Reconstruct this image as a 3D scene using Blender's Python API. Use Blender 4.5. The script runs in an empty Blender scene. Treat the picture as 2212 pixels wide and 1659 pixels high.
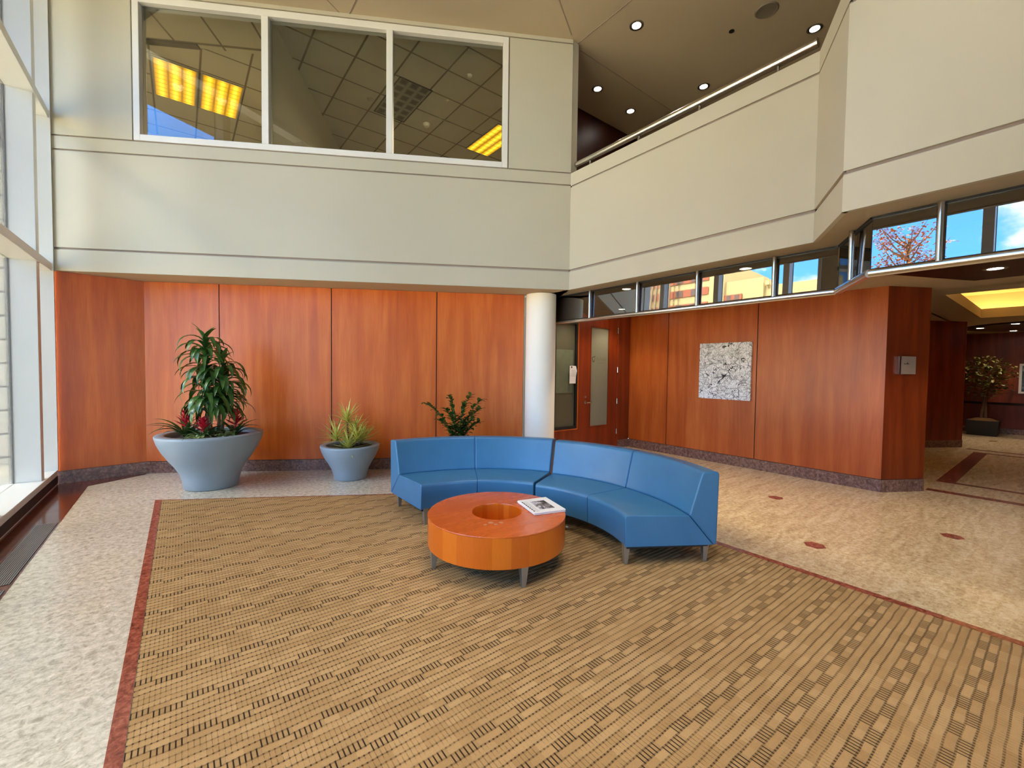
import bpy, bmesh, math, random
from mathutils import Vector, Matrix
SC = bpy.context.scene
COL = SC.collection
R = math.radians
rng = random.Random(7)

# ------------------------------------------------------------------ mesh helpers
def newbm():
    return bmesh.new()

def hexa(bm, pts):
    """eight points: bottom loop then top loop"""
    v = [bm.verts.new(p) for p in pts]
    for f in ((3, 2, 1, 0), (4, 5, 6, 7), (0, 1, 5, 4), (1, 2, 6, 5), (2, 3, 7, 6), (3, 0, 4, 7)):
        bm.faces.new([v[i] for i in f])

def box(bm, x0, x1, y0, y1, z0, z1):
    hexa(bm, [(x0, y0, z0), (x1, y0, z0), (x1, y1, z0), (x0, y1, z0),
              (x0, y0, z1), (x1, y0, z1), (x1, y1, z1), (x0, y1, z1)])

def prism(bm, poly, z0, z1):
    """vertical prism over a counter-clockwise polygon"""
    a = [bm.verts.new((p[0], p[1], z0)) for p in poly]
    b = [bm.verts.new((p[0], p[1], z1)) for p in poly]
    n = len(poly)
    bm.faces.new(list(reversed(a)))
    bm.faces.new(b)
    for i in range(n):
        j = (i + 1) % n
        bm.faces.new([a[i], a[j], b[j], b[i]])

def slab(bm, P, ang, s0, s1, n0, n1, z0, z1):
    """box along heading ang (degrees clockwise from +Y) from P; n is measured to the right of the heading"""
    d = Vector((math.sin(R(ang)), math.cos(R(ang)), 0))
    r = Vector((d.y, -d.x, 0))
    o = Vector((P[0], P[1], 0))
    def q(s, n, z):
        return o + d * s + r * n + Vector((0, 0, z))
    hexa(bm, [q(s0, n0, z0), q(s0, n1, z0), q(s1, n1, z0), q(s1, n0, z0),
              q(s0, n0, z1), q(s0, n1, z1), q(s1, n1, z1), q(s1, n0, z1)])

def profile_run(bm, P, ang, s0, s1, prof):
    """sweep a closed (n, z) profile along a straight run"""
    d = Vector((math.sin(R(ang)), math.cos(R(ang)), 0))
    r = Vector((d.y, -d.x, 0))
    o = Vector((P[0], P[1], 0))
    a = [bm.verts.new(o + d * s0 + r * n + Vector((0, 0, z))) for n, z in prof]
    b = [bm.verts.new(o + d * s1 + r * n + Vector((0, 0, z))) for n, z in prof]
    k = len(prof)
    for i in range(k):
        j = (i + 1) % k
        bm.faces.new([a[i], a[j], b[j], b[i]])
    bm.faces.new(a)
    bm.faces.new(list(reversed(b)))

def lathe(bm, prof, seg=48, close=False):
    rings = []
    for r, z in prof:
        if r < 1e-6:
            rings.append([bm.verts.new((0, 0, z))])
        else:
            rings.append([bm.verts.new((r * math.cos(2 * math.pi * i / seg), r * math.sin(2 * math.pi * i / seg), z)) for i in range(seg)])
    pairs = list(zip(rings[:-1], rings[1:]))
    if close:
        pairs.append((rings[-1], rings[0]))
    for a, b in pairs:
        for i in range(seg):
            j = (i + 1) % seg
            if len(a) == 1 and len(b) == 1:
                continue
            if len(a) == 1:
                bm.faces.new([a[0], b[j], b[i]])
            elif len(b) == 1:
                bm.faces.new([a[i], a[j], b[0]])
            else:
                bm.faces.new([a[i], a[j], b[j], b[i]])

def tube(bm, pts, rad, seg=10, caps=True):
    pts = [Vector(p) for p in pts]
    rads = rad if isinstance(rad, (list, tuple)) else [rad] * len(pts)
    rings = []
    up = Vector((0, 0, 1))
    for i, p in enumerate(pts):
        t = (pts[min(i + 1, len(pts) - 1)] - pts[max(i - 1, 0)]).normalized()
        u = t.cross(up)
        if u.length < 1e-3:
            u = t.cross(Vector((1, 0, 0)))
        u.normalize()
        w = u.cross(t)
        rings.append([bm.verts.new(p + (u * math.cos(2 * math.pi * k / seg) + w * math.sin(2 * math.pi * k / seg)) * rads[i]) for k in range(seg)])
    for a, b in zip(rings[:-1], rings[1:]):
        for k in range(seg):
            j = (k + 1) % seg
            bm.faces.new([a[k], a[j], b[j], b[k]])
    if caps:
        bm.faces.new(rings[0])
        bm.faces.new(list(reversed(rings[-1])))

def disc(bm, c, r, z0, z1, seg=24):
    prism(bm, [(c[0] + r * math.cos(2 * math.pi * i / seg), c[1] + r * math.sin(2 * math.pi * i / seg)) for i in range(seg)], z0, z1)

def quad(bm, a, b, c, d):
    bm.faces.new([bm.verts.new(p) for p in (a, b, c, d)])

def blade(bm, base, az, elev, length, width, droop, n=6, fold=0.25, shape=1.0, tip=0.02):
    """a strap leaf: starts at elevation elev and bends downward by droop radians along its length"""
    p = Vector(base)
    e = elev
    h = Vector((math.cos(az), math.sin(az), 0))
    side = Vector((-math.sin(az), math.cos(az), 0))
    step = length / n
    prev = None
    for i in range(n + 1):
        t = i / n
        w = width * (math.sin(math.pi * min(1, 0.12 + 0.88 * t) ** shape) ** 0.7 if t < 1 else tip)
        w = max(w, width * tip)
        nrm = h * (-math.sin(e)) + Vector((0, 0, 1)) * math.cos(e)
        l = bm.verts.new(p - side * w * 0.5 + nrm * w * fold)
        m = bm.verts.new(p)
        r = bm.verts.new(p + side * w * 0.5 + nrm * w * fold)
        if prev:
            bm.faces.new([prev[0], prev[1], m, l])
            bm.faces.new([prev[1], prev[2], r, m])
        prev = (l, m, r)
        p = p + (h * math.cos(e) + Vector((0, 0, 1)) * math.sin(e)) * step
        e -= droop / n

def obj(name, bm, mat, parent=None, smooth=None, bevel=None, seg=2, loc=None, fix=True):
    me = bpy.data.meshes.new(name)
    if fix:
        bmesh.ops.recalc_face_normals(bm, faces=bm.faces[:])
    bm.to_mesh(me)
    bm.free()
    if mat is not None:
        me.materials.append(mat)
    o = bpy.data.objects.new(name, me)
    COL.objects.link(o)
    if parent is not None:
        o.parent = parent
    if loc is not None:
        o.location = loc
    if smooth is not None:
        for p in me.polygons:
            p.use_smooth = True
        me.set_sharp_from_angle(angle=R(smooth))
    if bevel:
        b = o.modifiers.new('bevel', 'BEVEL')
        b.width = bevel
        b.segments = seg
        b.limit_method = 'ANGLE'
        b.angle_limit = R(35)
    return o

def thing(name, label, cat, loc=(0, 0, 0), rotz=0, group=None):
    o = bpy.data.objects.new(name, None)
    COL.objects.link(o)
    o.location = loc
    o.rotation_euler = (0, 0, rotz)
    return tag(o, label, cat, group)

def tag(o, label, cat, group=None):
    o['label'] = label
    o['category'] = cat
    if group:
        o['group'] = group
    return o

def struct(name, bm, mat, parent=None, **k):
    o = obj(name, bm, mat, parent, **k)
    if parent is None:
        o['kind'] = 'structure'
    return o

def sroot(name, loc=(0, 0, 0)):
    o = bpy.data.objects.new(name, None)
    COL.objects.link(o)
    o.location = loc
    o['kind'] = 'structure'
    return o

def dup(root, loc, rotz, label=None, group=None):
    r = root.copy()
    COL.objects.link(r)
    r.location = loc
    r.rotation_euler = (0, 0, rotz)
    if label:
        r['label'] = label
    if group:
        r['group'] = group
    for ch in list(root.children):
        c = ch.copy()
        COL.objects.link(c)
        c.parent = r
        for g in list(ch.children):
            d = g.copy()
            COL.objects.link(d)
            d.parent = c
    return r

# ------------------------------------------------------------------ material helpers
class N:
    def __init__(self, name):
        self.m = bpy.data.materials.new(name)
        self.m.use_nodes = True
        self.t = self.m.node_tree
        self.b = self.t.nodes['Principled BSDF']
        self.out = self.t.nodes['Material Output']
        self._tc = None
    def new(self, kind, **props):
        n = self.t.nodes.new(kind)
        for k, v in props.items():
            setattr(n, k, v)
        return n
    def put(self, sock, v):
        if hasattr(v, 'is_linked'):
            self.t.links.new(v, sock)
        elif isinstance(v, (tuple, list)) and len(v) == 3 and sock.type == 'RGBA':
            sock.default_value = (*v, 1)
        else:
            sock.default_value = v
    def pos(self):
        if self._tc is None:
            self._tc = self.new('ShaderNodeTexCoord')
        return self._tc.outputs['Object']
    def xyz(self):
        s = self.new('ShaderNodeSeparateXYZ')
        self.put(s.inputs[0], self.pos())
        return s.outputs
    def comb(self, x, y, z):
        c = self.new('ShaderNodeCombineXYZ')
        for i, v in enumerate((x, y, z)):
            self.put(c.inputs[i], v)
        return c.outputs[0]
    def scale(self, v, s):
        n = self.new('ShaderNodeVectorMath', operation='MULTIPLY')
        self.put(n.inputs[0], v)
        n.inputs[1].default_value = s
        return n.outputs[0]
    def f(self, op, a, b=None, c=None, clamp=False):
        n = self.new('ShaderNodeMath', operation=op)
        n.use_clamp = clamp
        self.put(n.inputs[0], a)
        if b is not None:
            self.put(n.inputs[1], b)
        if c is not None:
            self.put(n.inputs[2], c)
        return n.outputs[0]
    def step(self, v, a, b, lo=0.0, hi=1.0):
        n = self.new('ShaderNodeMapRange', interpolation_type='SMOOTHSTEP')
        self.put(n.inputs[0], v)
        n.inputs[1].default_value = a
        n.inputs[2].default_value = b
        n.inputs[3].default_value = lo
        n.inputs[4].default_value = hi
        return n.outputs[0]
    def noise(self, vec, scale=5, detail=2, rough=0.5, dist=0.0):
        n = self.new('ShaderNodeTexNoise')
        self.put(n.inputs['Vector'], vec)
        n.inputs['Scale'].default_value = scale
        n.inputs['Detail'].default_value = detail
        n.inputs['Roughness'].default_value = rough
        n.inputs['Distortion'].default_value = dist
        return n.outputs['Fac']
    def white(self, vec):
        n = self.new('ShaderNodeTexWhiteNoise', noise_dimensions='3D')
        self.put(n.inputs['Vector'], vec)
        return n.outputs['Value']
    def mix(self, fac, a, b, mode='MIX'):
        n = self.new('ShaderNodeMix', data_type='RGBA', blend_type=mode)
        self.put(n.inputs[0], fac)
        self.put(n.inputs[6], a)
        self.put(n.inputs[7], b)
        return n.outputs[2]
    def ramp(self, fac, stops):
        n = self.new('ShaderNodeValToRGB')
        self.put(n.inputs[0], fac)
        el = n.color_ramp.elements
        while len(el) < len(stops):
            el.new(0.5)
        for e, (p, c) in zip(el, stops):
            e.position = p
            e.color = (*c, 1)
        return n.outputs[0]
    def bump(self, h, strength=0.3, dist=0.01):
        n = self.new('ShaderNodeBump')
        n.inputs['Strength'].default_value = strength
        n.inputs['Distance'].default_value = dist
        self.put(n.inputs['Height'], h)
        self.put(self.b.inputs['Normal'], n.outputs[0])
    def set(self, color=None, rough=0.5, metal=0.0, spec=0.5, coat=0.0, coat_rough=0.1):
        if color is not None:
            self.put(self.b.inputs['Base Color'], color)
        self.put(self.b.inputs['Roughness'], rough)
        self.put(self.b.inputs['Metallic'], metal)
        self.put(self.b.inputs['Specular IOR Level'], spec)
        self.put(self.b.inputs['Coat Weight'], coat)
        self.put(self.b.inputs['Coat Roughness'], coat_rough)
        return self.m

def c8(r, g, b):
    def l(v):
        v /= 255
        return v / 12.92 if v <= 0.04045 else ((v + 0.055) / 1.055) ** 2.4
    return (l(r), l(g), l(b))

def plain(name, col, rough=0.5, metal=0.0, spec=0.5, var=0.06, scale=8.0, bump=0.0, **k):
    n = N(name)
    f = n.noise(n.pos(), scale, 4, 0.6)
    lo = tuple(c * (1 - var) for c in col)
    hi = tuple(min(1, c * (1 + var)) for c in col)
    n.set(n.mix(f, lo, hi), rough, metal, spec, **k)
    if bump:
        n.bump(n.noise(n.pos(), scale * 30, 2, 0.6), bump, 0.002)
    return n.m

def emit(name, col, strength):
    n = N(name)
    n.set(col, 0.5)
    n.put(n.b.inputs['Emission Color'], (*col, 1))
    n.b.inputs['Emission Strength'].default_value = strength
    return n.m

def glass(name, refl, tint, rough=0.0, haze=None):
    n = N(name)
    tr = n.new('ShaderNodeBsdfTransparent')
    tr.inputs[0].default_value = (*tint, 1)
    gl = n.new('ShaderNodeBsdfGlossy')
    gl.inputs['Color'].default_value = (1, 1, 1, 1)
    gl.inputs['Roughness'].default_value = rough
    lw = n.new('ShaderNodeFresnel')
    lw.inputs[0].default_value = 1.45
    fac = n.f('ADD', n.f('MULTIPLY', lw.outputs[0], 0.9), refl, clamp=True)
    mx = n.new('ShaderNodeMixShader')
    n.put(mx.inputs[0], fac)
    n.t.links.new(tr.outputs[0], mx.inputs[1])
    n.t.links.new(gl.outputs[0], mx.inputs[2])
    last = mx
    if haze:
        df = n.new('ShaderNodeBsdfDiffuse')
        df.inputs[0].default_value = (*haze[1], 1)
        m2 = n.new('ShaderNodeMixShader')
        m2.inputs[0].default_value = haze[0]
        n.t.links.new(mx.outputs[0], m2.inputs[1])
        n.t.links.new(df.outputs[0], m2.inputs[2])
        last = m2
    n.t.links.new(last.outputs[0], n.out.inputs[0])
    return n.m

def wood(name, dark, mid, light, rough=0.34, spec=0.5, fine=110, horizontal=False, coat=0.0):
    n = N(name)
    p = n.pos()
    if horizontal:
        a, b = n.scale(p, (1.2, 9, 9)), n.scale(p, (4, fine, fine))
    else:
        a, b = n.scale(p, (7, 7, 0.55)), n.scale(p, (fine, fine, 3.5))
    big = n.noise(a, 1.0, 4, 0.55, 0.4)
    blotch = n.noise(n.scale(p, (1.3, 1.3, 0.9)), 1.0, 3, 0.5)
    streak = n.noise(b, 1.0, 3, 0.6)
    v = n.f('ADD', n.f('MULTIPLY', big, 0.55), n.f('ADD', n.f('MULTIPLY', blotch, 0.25), n.f('MULTIPLY', streak, 0.2)))
    col = n.ramp(v, [(0.34, dark), (0.5, mid), (0.66, light)])
    n.set(col, n.f('ADD', rough, n.f('MULTIPLY', n.f('SUBTRACT', big, 0.5), 0.12)), 0, spec, coat)
    n.bump(streak, 0.04, 0.002)
    return n.m

def granite(name, base, dark, light, rough=0.22, vein=0.5, spec=0.4, scale=1.0, joints=None):
    n = N(name)
    p = n.pos()
    sp = n.noise(p, 95 * scale, 3, 0.7)
    md = n.noise(p, 26 * scale, 4, 0.65, 0.6)
    rot = n.new('ShaderNodeMapping')
    n.put(rot.inputs['Vector'], p)
    rot.inputs['Rotation'].default_value = (0, 0, R(28))
    rot.inputs['Scale'].default_value = (1.0, 5.5, 1)
    vn = n.noise(rot.outputs[0], 2.6 * scale, 6, 0.62, 0.8)
    v = n.f('ADD', n.f('MULTIPLY', sp, 0.24), n.f('ADD', n.f('MULTIPLY', md, 0.76 - 0.4 * vein), n.f('MULTIPLY', vn, 0.4 * vein)))
    col = n.ramp(v, [(0.36, dark), (0.5, base), (0.63, light)])
    if joints:
        x, y, z = n.xyz()
        jx, jy, w = joints
        def line(c, per):
            fr = n.f('FRACT', n.f('DIVIDE', c, per))
            d = n.f('MULTIPLY', n.f('MINIMUM', fr, n.f('SUBTRACT', 1.0, fr)), per)
            return n.step(d, 0.0, w, 1, 0)
        u = n.f('ADD', n.f('MULTIPLY', x, math.cos(R(60))), n.f('MULTIPLY', y, math.sin(R(60))))
        g = n.f('MAXIMUM', line(x, jx), line(u, jy))
        col = n.mix(n.f('MULTIPLY', g, 0.28), col, tuple(c * 0.6 for c in base))
    n.set(col, n.f('ADD', rough, n.f('MULTIPLY', md, 0.1)), 0, spec)
    return n.m

# ------------------------------------------------------------------ materials
M = {}
M['plaster'] = plain('plaster', c8(189, 180, 157), 0.75, spec=0.25, var=0.03, scale=1.5, bump=0.04)
M['plaster_groove'] = plain('plaster_groove', c8(150, 132, 118), 0.8, spec=0.2)
M['ceiling_paint'] = plain('ceiling_paint', c8(184, 166, 138), 0.85, spec=0.15, var=0.03, scale=1.0)
M['eave'] = plain('eave_paint', c8(84, 74, 60), 0.8)
M['column'] = plain('column_paint', c8(250, 240, 220), 0.6, spec=0.3, var=0.02, scale=2)
M['alu'] = plain('painted_aluminium', c8(230, 228, 220), 0.38, spec=0.5, var=0.03, scale=3)
M['gasket'] = plain('black_gasket', c8(30, 28, 28), 0.6)
M['frame_white'] = plain('window_frame_paint', c8(222, 216, 204), 0.5, spec=0.4, var=0.02)
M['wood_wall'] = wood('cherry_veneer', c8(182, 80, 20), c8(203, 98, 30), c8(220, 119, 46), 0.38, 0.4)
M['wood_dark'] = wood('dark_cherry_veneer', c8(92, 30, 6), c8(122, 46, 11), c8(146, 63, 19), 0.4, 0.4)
M['wood_shaded'] = wood('shaded_cherry_veneer', c8(156, 66, 16), c8(178, 84, 26), c8(198, 107, 44), 0.36, 0.45)  # cherry veneer darkened for the weaker light on the right wall
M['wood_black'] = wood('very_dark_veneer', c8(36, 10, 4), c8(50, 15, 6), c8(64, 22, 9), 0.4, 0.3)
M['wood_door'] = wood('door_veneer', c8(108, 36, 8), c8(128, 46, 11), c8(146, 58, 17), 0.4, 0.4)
M['joint'] = plain('panel_joint', c8(30, 10, 6), 0.8)
M['granite'] = granite('grey_beige_granite', c8(202, 192, 172), c8(160, 149, 130), c8(228, 219, 202), 0.2, 0.3, 1.5, joints=(1.4, 1.6, 0.006))
M['granite_warm_lit'] = granite('warm_lit_granite', c8(206, 180, 138), c8(152, 124, 86), c8(232, 214, 178), 0.2, 0.8, 0.7, joints=(1.4, 1.6, 0.006))  # floor stone with the warm hall light put into its colour
M['granite_red'] = granite('red_granite', c8(140, 70, 52), c8(92, 40, 30), c8(172, 100, 78), 0.16, 0.3, 0.5)
M['granite_dark'] = granite('dark_red_granite', c8(92, 44, 32), c8(56, 24, 18), c8(126, 66, 50), 0.08, 0.3, 0.5, 0.5)
M['granite_brown'] = granite('brown_granite', c8(122, 88, 74), c8(70, 46, 40), c8(160, 126, 108), 0.25, 0.3, 0.45)
M['chrome'] = plain('brushed_steel', c8(205, 200, 192), 0.2, 1.0, var=0.03)
M['steel'] = plain('satin_steel', c8(176, 172, 164), 0.34, 1.0, var=0.05)
M['leg_metal'] = plain('satin_leg_metal', c8(168, 166, 156), 0.38, 0.85, var=0.06)
M['plaque'] = plain('brushed_plaque', c8(168, 148, 134), 0.45, 0.4)
M['brass'] = plain('brass_edge', c8(196, 150, 80), 0.3, 1.0)
M['black'] = plain('black_plastic', c8(18, 16, 16), 0.5)
M['dark_grille'] = plain('grille_dark', c8(40, 36, 34), 0.55)
M['soil'] = plain('potting_soil', c8(48, 34, 24), 0.95, scale=40, var=0.4)
M['white_paper'] = plain('paper', c8(236, 230, 222), 0.8, var=0.02)
M['ink'] = plain('ink', c8(60, 54, 54), 0.8)
M['ink_soft'] = plain('faint_ink', c8(176, 166, 162), 0.8)
M['pane'] = glass('clear_pane', 0.0, (0.92, 0.95, 0.93))
M['pane_office'] = glass('office_pane', 0.02, (0.9, 0.92, 0.86))
M['pane_transom'] = glass('tinted_transom', 0.20, (0.30, 0.28, 0.25))
M['pane_frost'] = glass('frosted_pane', 0.0, (0.35, 0.36, 0.3), 0.1, haze=(0.72, c8(150, 146, 122)))
M['pane_side'] = glass('sidelight_pane', 0.02, (0.3, 0.32, 0.27), 0.02, haze=(0.6, c8(112, 108, 86)))

# blue vinyl
n = N('blue_vinyl')
f = n.noise(n.pos(), 5, 3, 0.5)
n.set(n.mix(f, c8(52, 103, 138), c8(64, 117, 152)), 0.32, 0, 0.5)
n.bump(n.noise(n.pos(), 260, 2, 0.6), 0.05, 0.001)
M['vinyl'] = n.m
M['vinyl_seam'] = plain('blue_vinyl_seam', c8(30, 84, 134), 0.45)

# planters
M['planter'] = plain('planter_grey_blue', c8(142, 154, 160), 0.42, spec=0.4, var=0.04, scale=6)

# coffee table: veneer staves around the drum
n = N('table_stave_veneer')
x, y, z = n.xyz()
ang = n.f('MULTIPLY', n.f('ARCTAN2', y, x), 26 / (2 * math.pi))
idx = n.f('FLOOR', n.f('ADD', ang, 0.3))
wv = n.white(n.comb(idx, 3.0, 0.0))
gr = n.noise(n.comb(n.f('MULTIPLY', ang, 22), 0.0, n.f('MULTIPLY', z, 9)), 1.0, 4, 0.6)
v = n.f('ADD', n.f('MULTIPLY', wv, 0.55), n.f('MULTIPLY', gr, 0.45))
n.set(n.ramp(v, [(0.2, c8(196, 88, 12)), (0.5, c8(212, 102, 18)), (0.8, c8(224, 118, 28))]), 0.3, 0, 0.5, 0.15)
M['table_side'] = n.m
M['table_top'] = wood('table_top_veneer', c8(192, 84, 22), c8(203, 93, 27), c8(213, 104, 35), 0.27, 0.5, 60, True, 0.2)

# leaves
def leafmat(name, a, b, rough=0.35, scale=18, spec=0.5):
    n = N(name)
    f = n.noise(n.pos(), scale, 3, 0.6)
    n.set(n.mix(f, a, b), rough, 0, spec)
    n.b.inputs['Subsurface Weight'].default_value = 0.0
    return n.m
M['leaf_dark'] = leafmat('dracaena_leaf', c8(36, 66, 26), c8(82, 120, 52), 0.28)
M['leaf_brom'] = leafmat('bromeliad_leaf', c8(34, 62, 28), c8(84, 112, 58), 0.32)
M['leaf_pothos'] = leafmat('variegated_leaf', c8(84, 120, 52), c8(204, 210, 140), 0.4, 60)
M['leaf_yellow'] = leafmat('yellow_striped_leaf', c8(124, 140, 34), c8(244, 236, 124), 0.4, 55)
M['leaf_zz'] = leafmat('zz_leaflet', c8(26, 54, 20), c8(80, 114, 44), 0.25)
M['leaf_ficus'] = leafmat('ficus_leaf', c8(48, 56, 20), c8(150, 140, 66), 0.4, 6)
M['leaf_autumn'] = leafmat('autumn_leaf', c8(146, 76, 26), c8(176, 104, 48), 0.8, 2)
M['bract_red'] = leafmat('red_bract', c8(160, 18, 40), c8(220, 48, 70), 0.35)
M['cane'] = plain('cane_bark', c8(112, 96, 62), 0.8, scale=30, var=0.25)
M['zz_stem'] = plain('green_stem', c8(92, 104, 52), 0.5)
M['bark'] = plain('bark', c8(98, 72, 50), 0.9, scale=20, var=0.3)

# carpet: ribs across the room, every sixth pair woven as ladders and plain blocks
n = N('ribbed_carpet')
x, y, z = n.xyz()
wob = n.f('MULTIPLY', n.f('SUBTRACT', n.noise(n.pos(), 7, 2, 0.5), 0.5), 0.012)
v = n.f('ADD', n.f('DIVIDE', n.f('SUBTRACT', 3.045, n.f('ADD', y, wob)), 0.0421), 0.5)
row = n.f('FLOORED_MODULO', n.f('FLOOR', v), 6.0)
fr = n.f('FRACT', v)
edge = n.f('MINIMUM', fr, n.f('SUBTRACT', 1.0, fr))
u = n.f('DIVIDE', n.f('SUBTRACT', x, 0.065), 0.2456)
tri = n.f('ABSOLUTE', n.f('SUBTRACT', n.f('FRACT', n.f('ADD', u, 0.5)), 0.5))
lad_a = n.step(tri, 0.245, 0.255, 1, 0)
is_a = n.f('LESS_THAN', row, 0.5)
is_b = n.f('MULTIPLY', n.f('GREATER_THAN', row, 0.5), n.f('LESS_THAN', row, 1.5))
is_p = n.f('GREATER_THAN', row, 1.5)
ladder = n.f('ADD', n.f('MULTIPLY', is_a, lad_a), n.f('MULTIPLY', is_b, n.f('SUBTRACT', 1.0, lad_a)))
tk = n.f('ABSOLUTE', n.f('SUBTRACT', n.f('FRACT', n.f('DIVIDE', n.f('SUBTRACT', x, 0.0065), 0.02047)), 0.5))
tick = n.step(tk, 0.30, 0.44)
inner = n.step(edge, 0.0, 0.06)
d_tick = n.f('MULTIPLY', ladder, tick)
dots = n.f('ADD', 0.42, n.f('MULTIPLY', n.step(tk, 0.22, 0.45), 0.58))
line = n.f('MULTIPLY', n.step(edge, 0.055, 0.16, 1, 0), dots)
patch = n.step(n.noise(n.scale(n.pos(), (1.6, 9, 1)), 1.0, 2, 0.5), 0.3, 0.62, 0.62, 1.0)
line = n.f('MULTIPLY', line, patch)
cross = n.f('MULTIPLY', n.f('MULTIPLY', is_p, n.step(tk, 0.36, 0.49)), n.step(n.noise(n.scale(n.pos(), (9, 24, 1)), 1.0, 1, 0.5), 0.38, 0.6, 0.05, 0.42))
dark = n.f('MAXIMUM', n.f('MAXIMUM', d_tick, line), cross)
cell = n.white(n.comb(n.f('FLOOR', n.f('MULTIPLY', u, 2.0)), n.f('FLOOR', v), 0.0))
yarn = n.noise(n.pos(), 330, 2, 0.7)
big = n.noise(n.pos(), 1.2, 2, 0.5)
tone = n.f('ADD', n.f('MULTIPLY', cell, 0.24), n.f('ADD', n.f('MULTIPLY', yarn, 0.5), n.f('MULTIPLY', big, 0.26)))
base = n.ramp(tone, [(0.2, c8(154, 119, 75)), (0.5, c8(178, 141, 94)), (0.8, c8(199, 163, 114))])
base = n.mix(n.f('MULTIPLY', ladder, 0.35), base, c8(148, 118, 78))
n.set(n.mix(n.f('MULTIPLY', dark, 0.96), base, c8(34, 20, 16)), 0.95, 0, 0.1)
hgt = n.f('ADD', n.f('MULTIPLY', n.f('SUBTRACT', n.step(edge, 0.0, 0.35), n.f('MULTIPLY', dark, 0.7)), 1.0), n.f('MULTIPLY', yarn, 0.35))
n.bump(hgt, 0.55, 0.006)
M['carpet'] = n.m

# acoustic tiles
n = N('acoustic_tile')
x, y, z = n.xyz()
def tl(c, off, per):
    fr = n.f('FRACT', n.f('DIVIDE', n.f('SUBTRACT', c, off), per))
    return n.f('MINIMUM', fr, n.f('SUBTRACT', 1.0, fr))
gd = n.f('MINIMUM', tl(x, 1.56, 0.635), tl(y, 6.95, 0.635))
s_ = n.f('SUBTRACT', n.f('MULTIPLY', n.f('ADD', x, 1.32), 0.866), n.f('MULTIPLY', n.f('SUBTRACT', y, 8.13), 0.5))
d_ = n.f('ADD', n.f('MULTIPLY', n.f('ADD', x, 1.32), 0.5), n.f('MULTIPLY', n.f('SUBTRACT', y, 8.13), 0.866))
part = n.f('SUBTRACT', s_, 2.65)
left = n.f('LESS_THAN', part, 0.0)
near = n.f('MULTIPLY', left, n.f('LESS_THAN', d_, 0.9))
rot = n.f('MINIMUM', tl(s_, 1.03, 0.655), n.f('ABSOLUTE', n.f('SUBTRACT', d_, 0.8)))
gd = n.f('ADD', n.f('MULTIPLY', near, rot), n.f('MULTIPLY', n.f('SUBTRACT', 1.0, near), gd))
sp = n.noise(n.pos(), 140, 2, 0.7)
n.set(n.mix(n.step(gd, 0.012, 0.034), c8(104, 94, 74), n.mix(sp, c8(182, 174, 152), c8(206, 198, 176))), 0.9, 0, 0.1)
M['tile'] = n.m

# louvre diffuser (lamps glow through cells)
n = N('yellow_lamp_louvre')
x, y, z = n.xyz()
def cells(c, k):
    fr = n.f('FRACT', n.f('MULTIPLY', c, k))
    return n.f('MINIMUM', fr, n.f('SUBTRACT', 1.0, fr))
tri_ = n.f('ABSOLUTE', n.f('SUBTRACT', n.f('FRACT', n.f('MULTIPLY', n.f('ADD', x, 0.28), 5.36)), 0.5))
la = n.step(tri_, 0.0, 0.42, 1.0, 0.0)
bar = n.step(n.f('MINIMUM', cells(y, 7.4), cells(n.f('ADD', x, 0.28), 5.36)), 0.03, 0.10)
spot_ = n.f('MULTIPLY', n.step(tri_, 0.0, 0.12, 1.0, 0.0), n.step(cells(y, 7.4), 0.25, 0.48))
amt = n.f('ADD', 0.33, n.f('MULTIPLY', la, 0.26))
amt = n.f('ADD', n.f('MULTIPLY', amt, n.f('ADD', 0.3, n.f('MULTIPLY', bar, 0.7))), n.f('MULTIPLY', spot_, 0.6))
n.set(c8(200, 150, 30), 0.5)
n.put(n.b.inputs['Emission Color'], n.mix(la, c8(240, 170, 8), c8(255, 214, 50)))
n.put(n.b.inputs['Emission Strength'], n.f('MULTIPLY', amt, 1.35))
M['louvre_lit'] = n.m
n = N('unlit_louvre')
x, y, z = n.xyz()
ed = n.step(n.f('MINIMUM', cells(y, 4.9), cells(n.f('ADD', x, 0.28), 5.36)), 0.02, 0.3)
n.set(n.mix(ed, c8(150, 146, 132), c8(58, 56, 50)), 0.3, 0.4)
M['louvre_off'] = n.m
M['lamp'] = emit('downlight_lamp', (1.0, 0.9, 0.78), 22.0)
M['lamp_soft'] = emit('hall_lamp', (1.0, 0.88, 0.7), 9.0)
M['cove_lamp'] = emit('cove_lamp', (1.0, 0.72, 0.22), 9.0)

# abstract canvas: black scribbles over washed greys
n = N('abstract_canvas')
p = n.pos()
def contour(scale, dist, lvl, w, seed):
    q = n.new('ShaderNodeVectorMath', operation='ADD')
    n.put(q.inputs[0], p)
    q.inputs[1].default_value = (seed, seed * 2.3, seed * 0.7)
    a = n.noise(q.outputs[0], scale, 2, 0.45, dist)
    return n.step(n.f('ABSOLUTE', n.f('SUBTRACT', a, lvl)), w * 0.4, w, 1, 0)
l1 = contour(5, 0.8, 0.5, 0.014, 3)
l2 = contour(11, 0.6, 0.55, 0.018, 11)
l3 = contour(15, 1.0, 0.5, 0.03, 19)
x, y, z = n.xyz()
vo = n.new('ShaderNodeTexVoronoi', feature='DISTANCE_TO_EDGE', distance='CHEBYCHEV')
n.put(vo.inputs['Vector'], p)
vo.inputs['Scale'].default_value = 5.0
vo.inputs['Randomness'].default_value = 0.8
l4 = n.step(vo.outputs['Distance'], 0.004, 0.02, 1, 0)
ink = n.f('MAXIMUM', n.f('MAXIMUM', l1, n.f('MULTIPLY', l2, 0.8)), n.f('MAXIMUM', n.f('MULTIPLY', l3, 0.55), n.f('MULTIPLY', l4, 0.7)))
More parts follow.
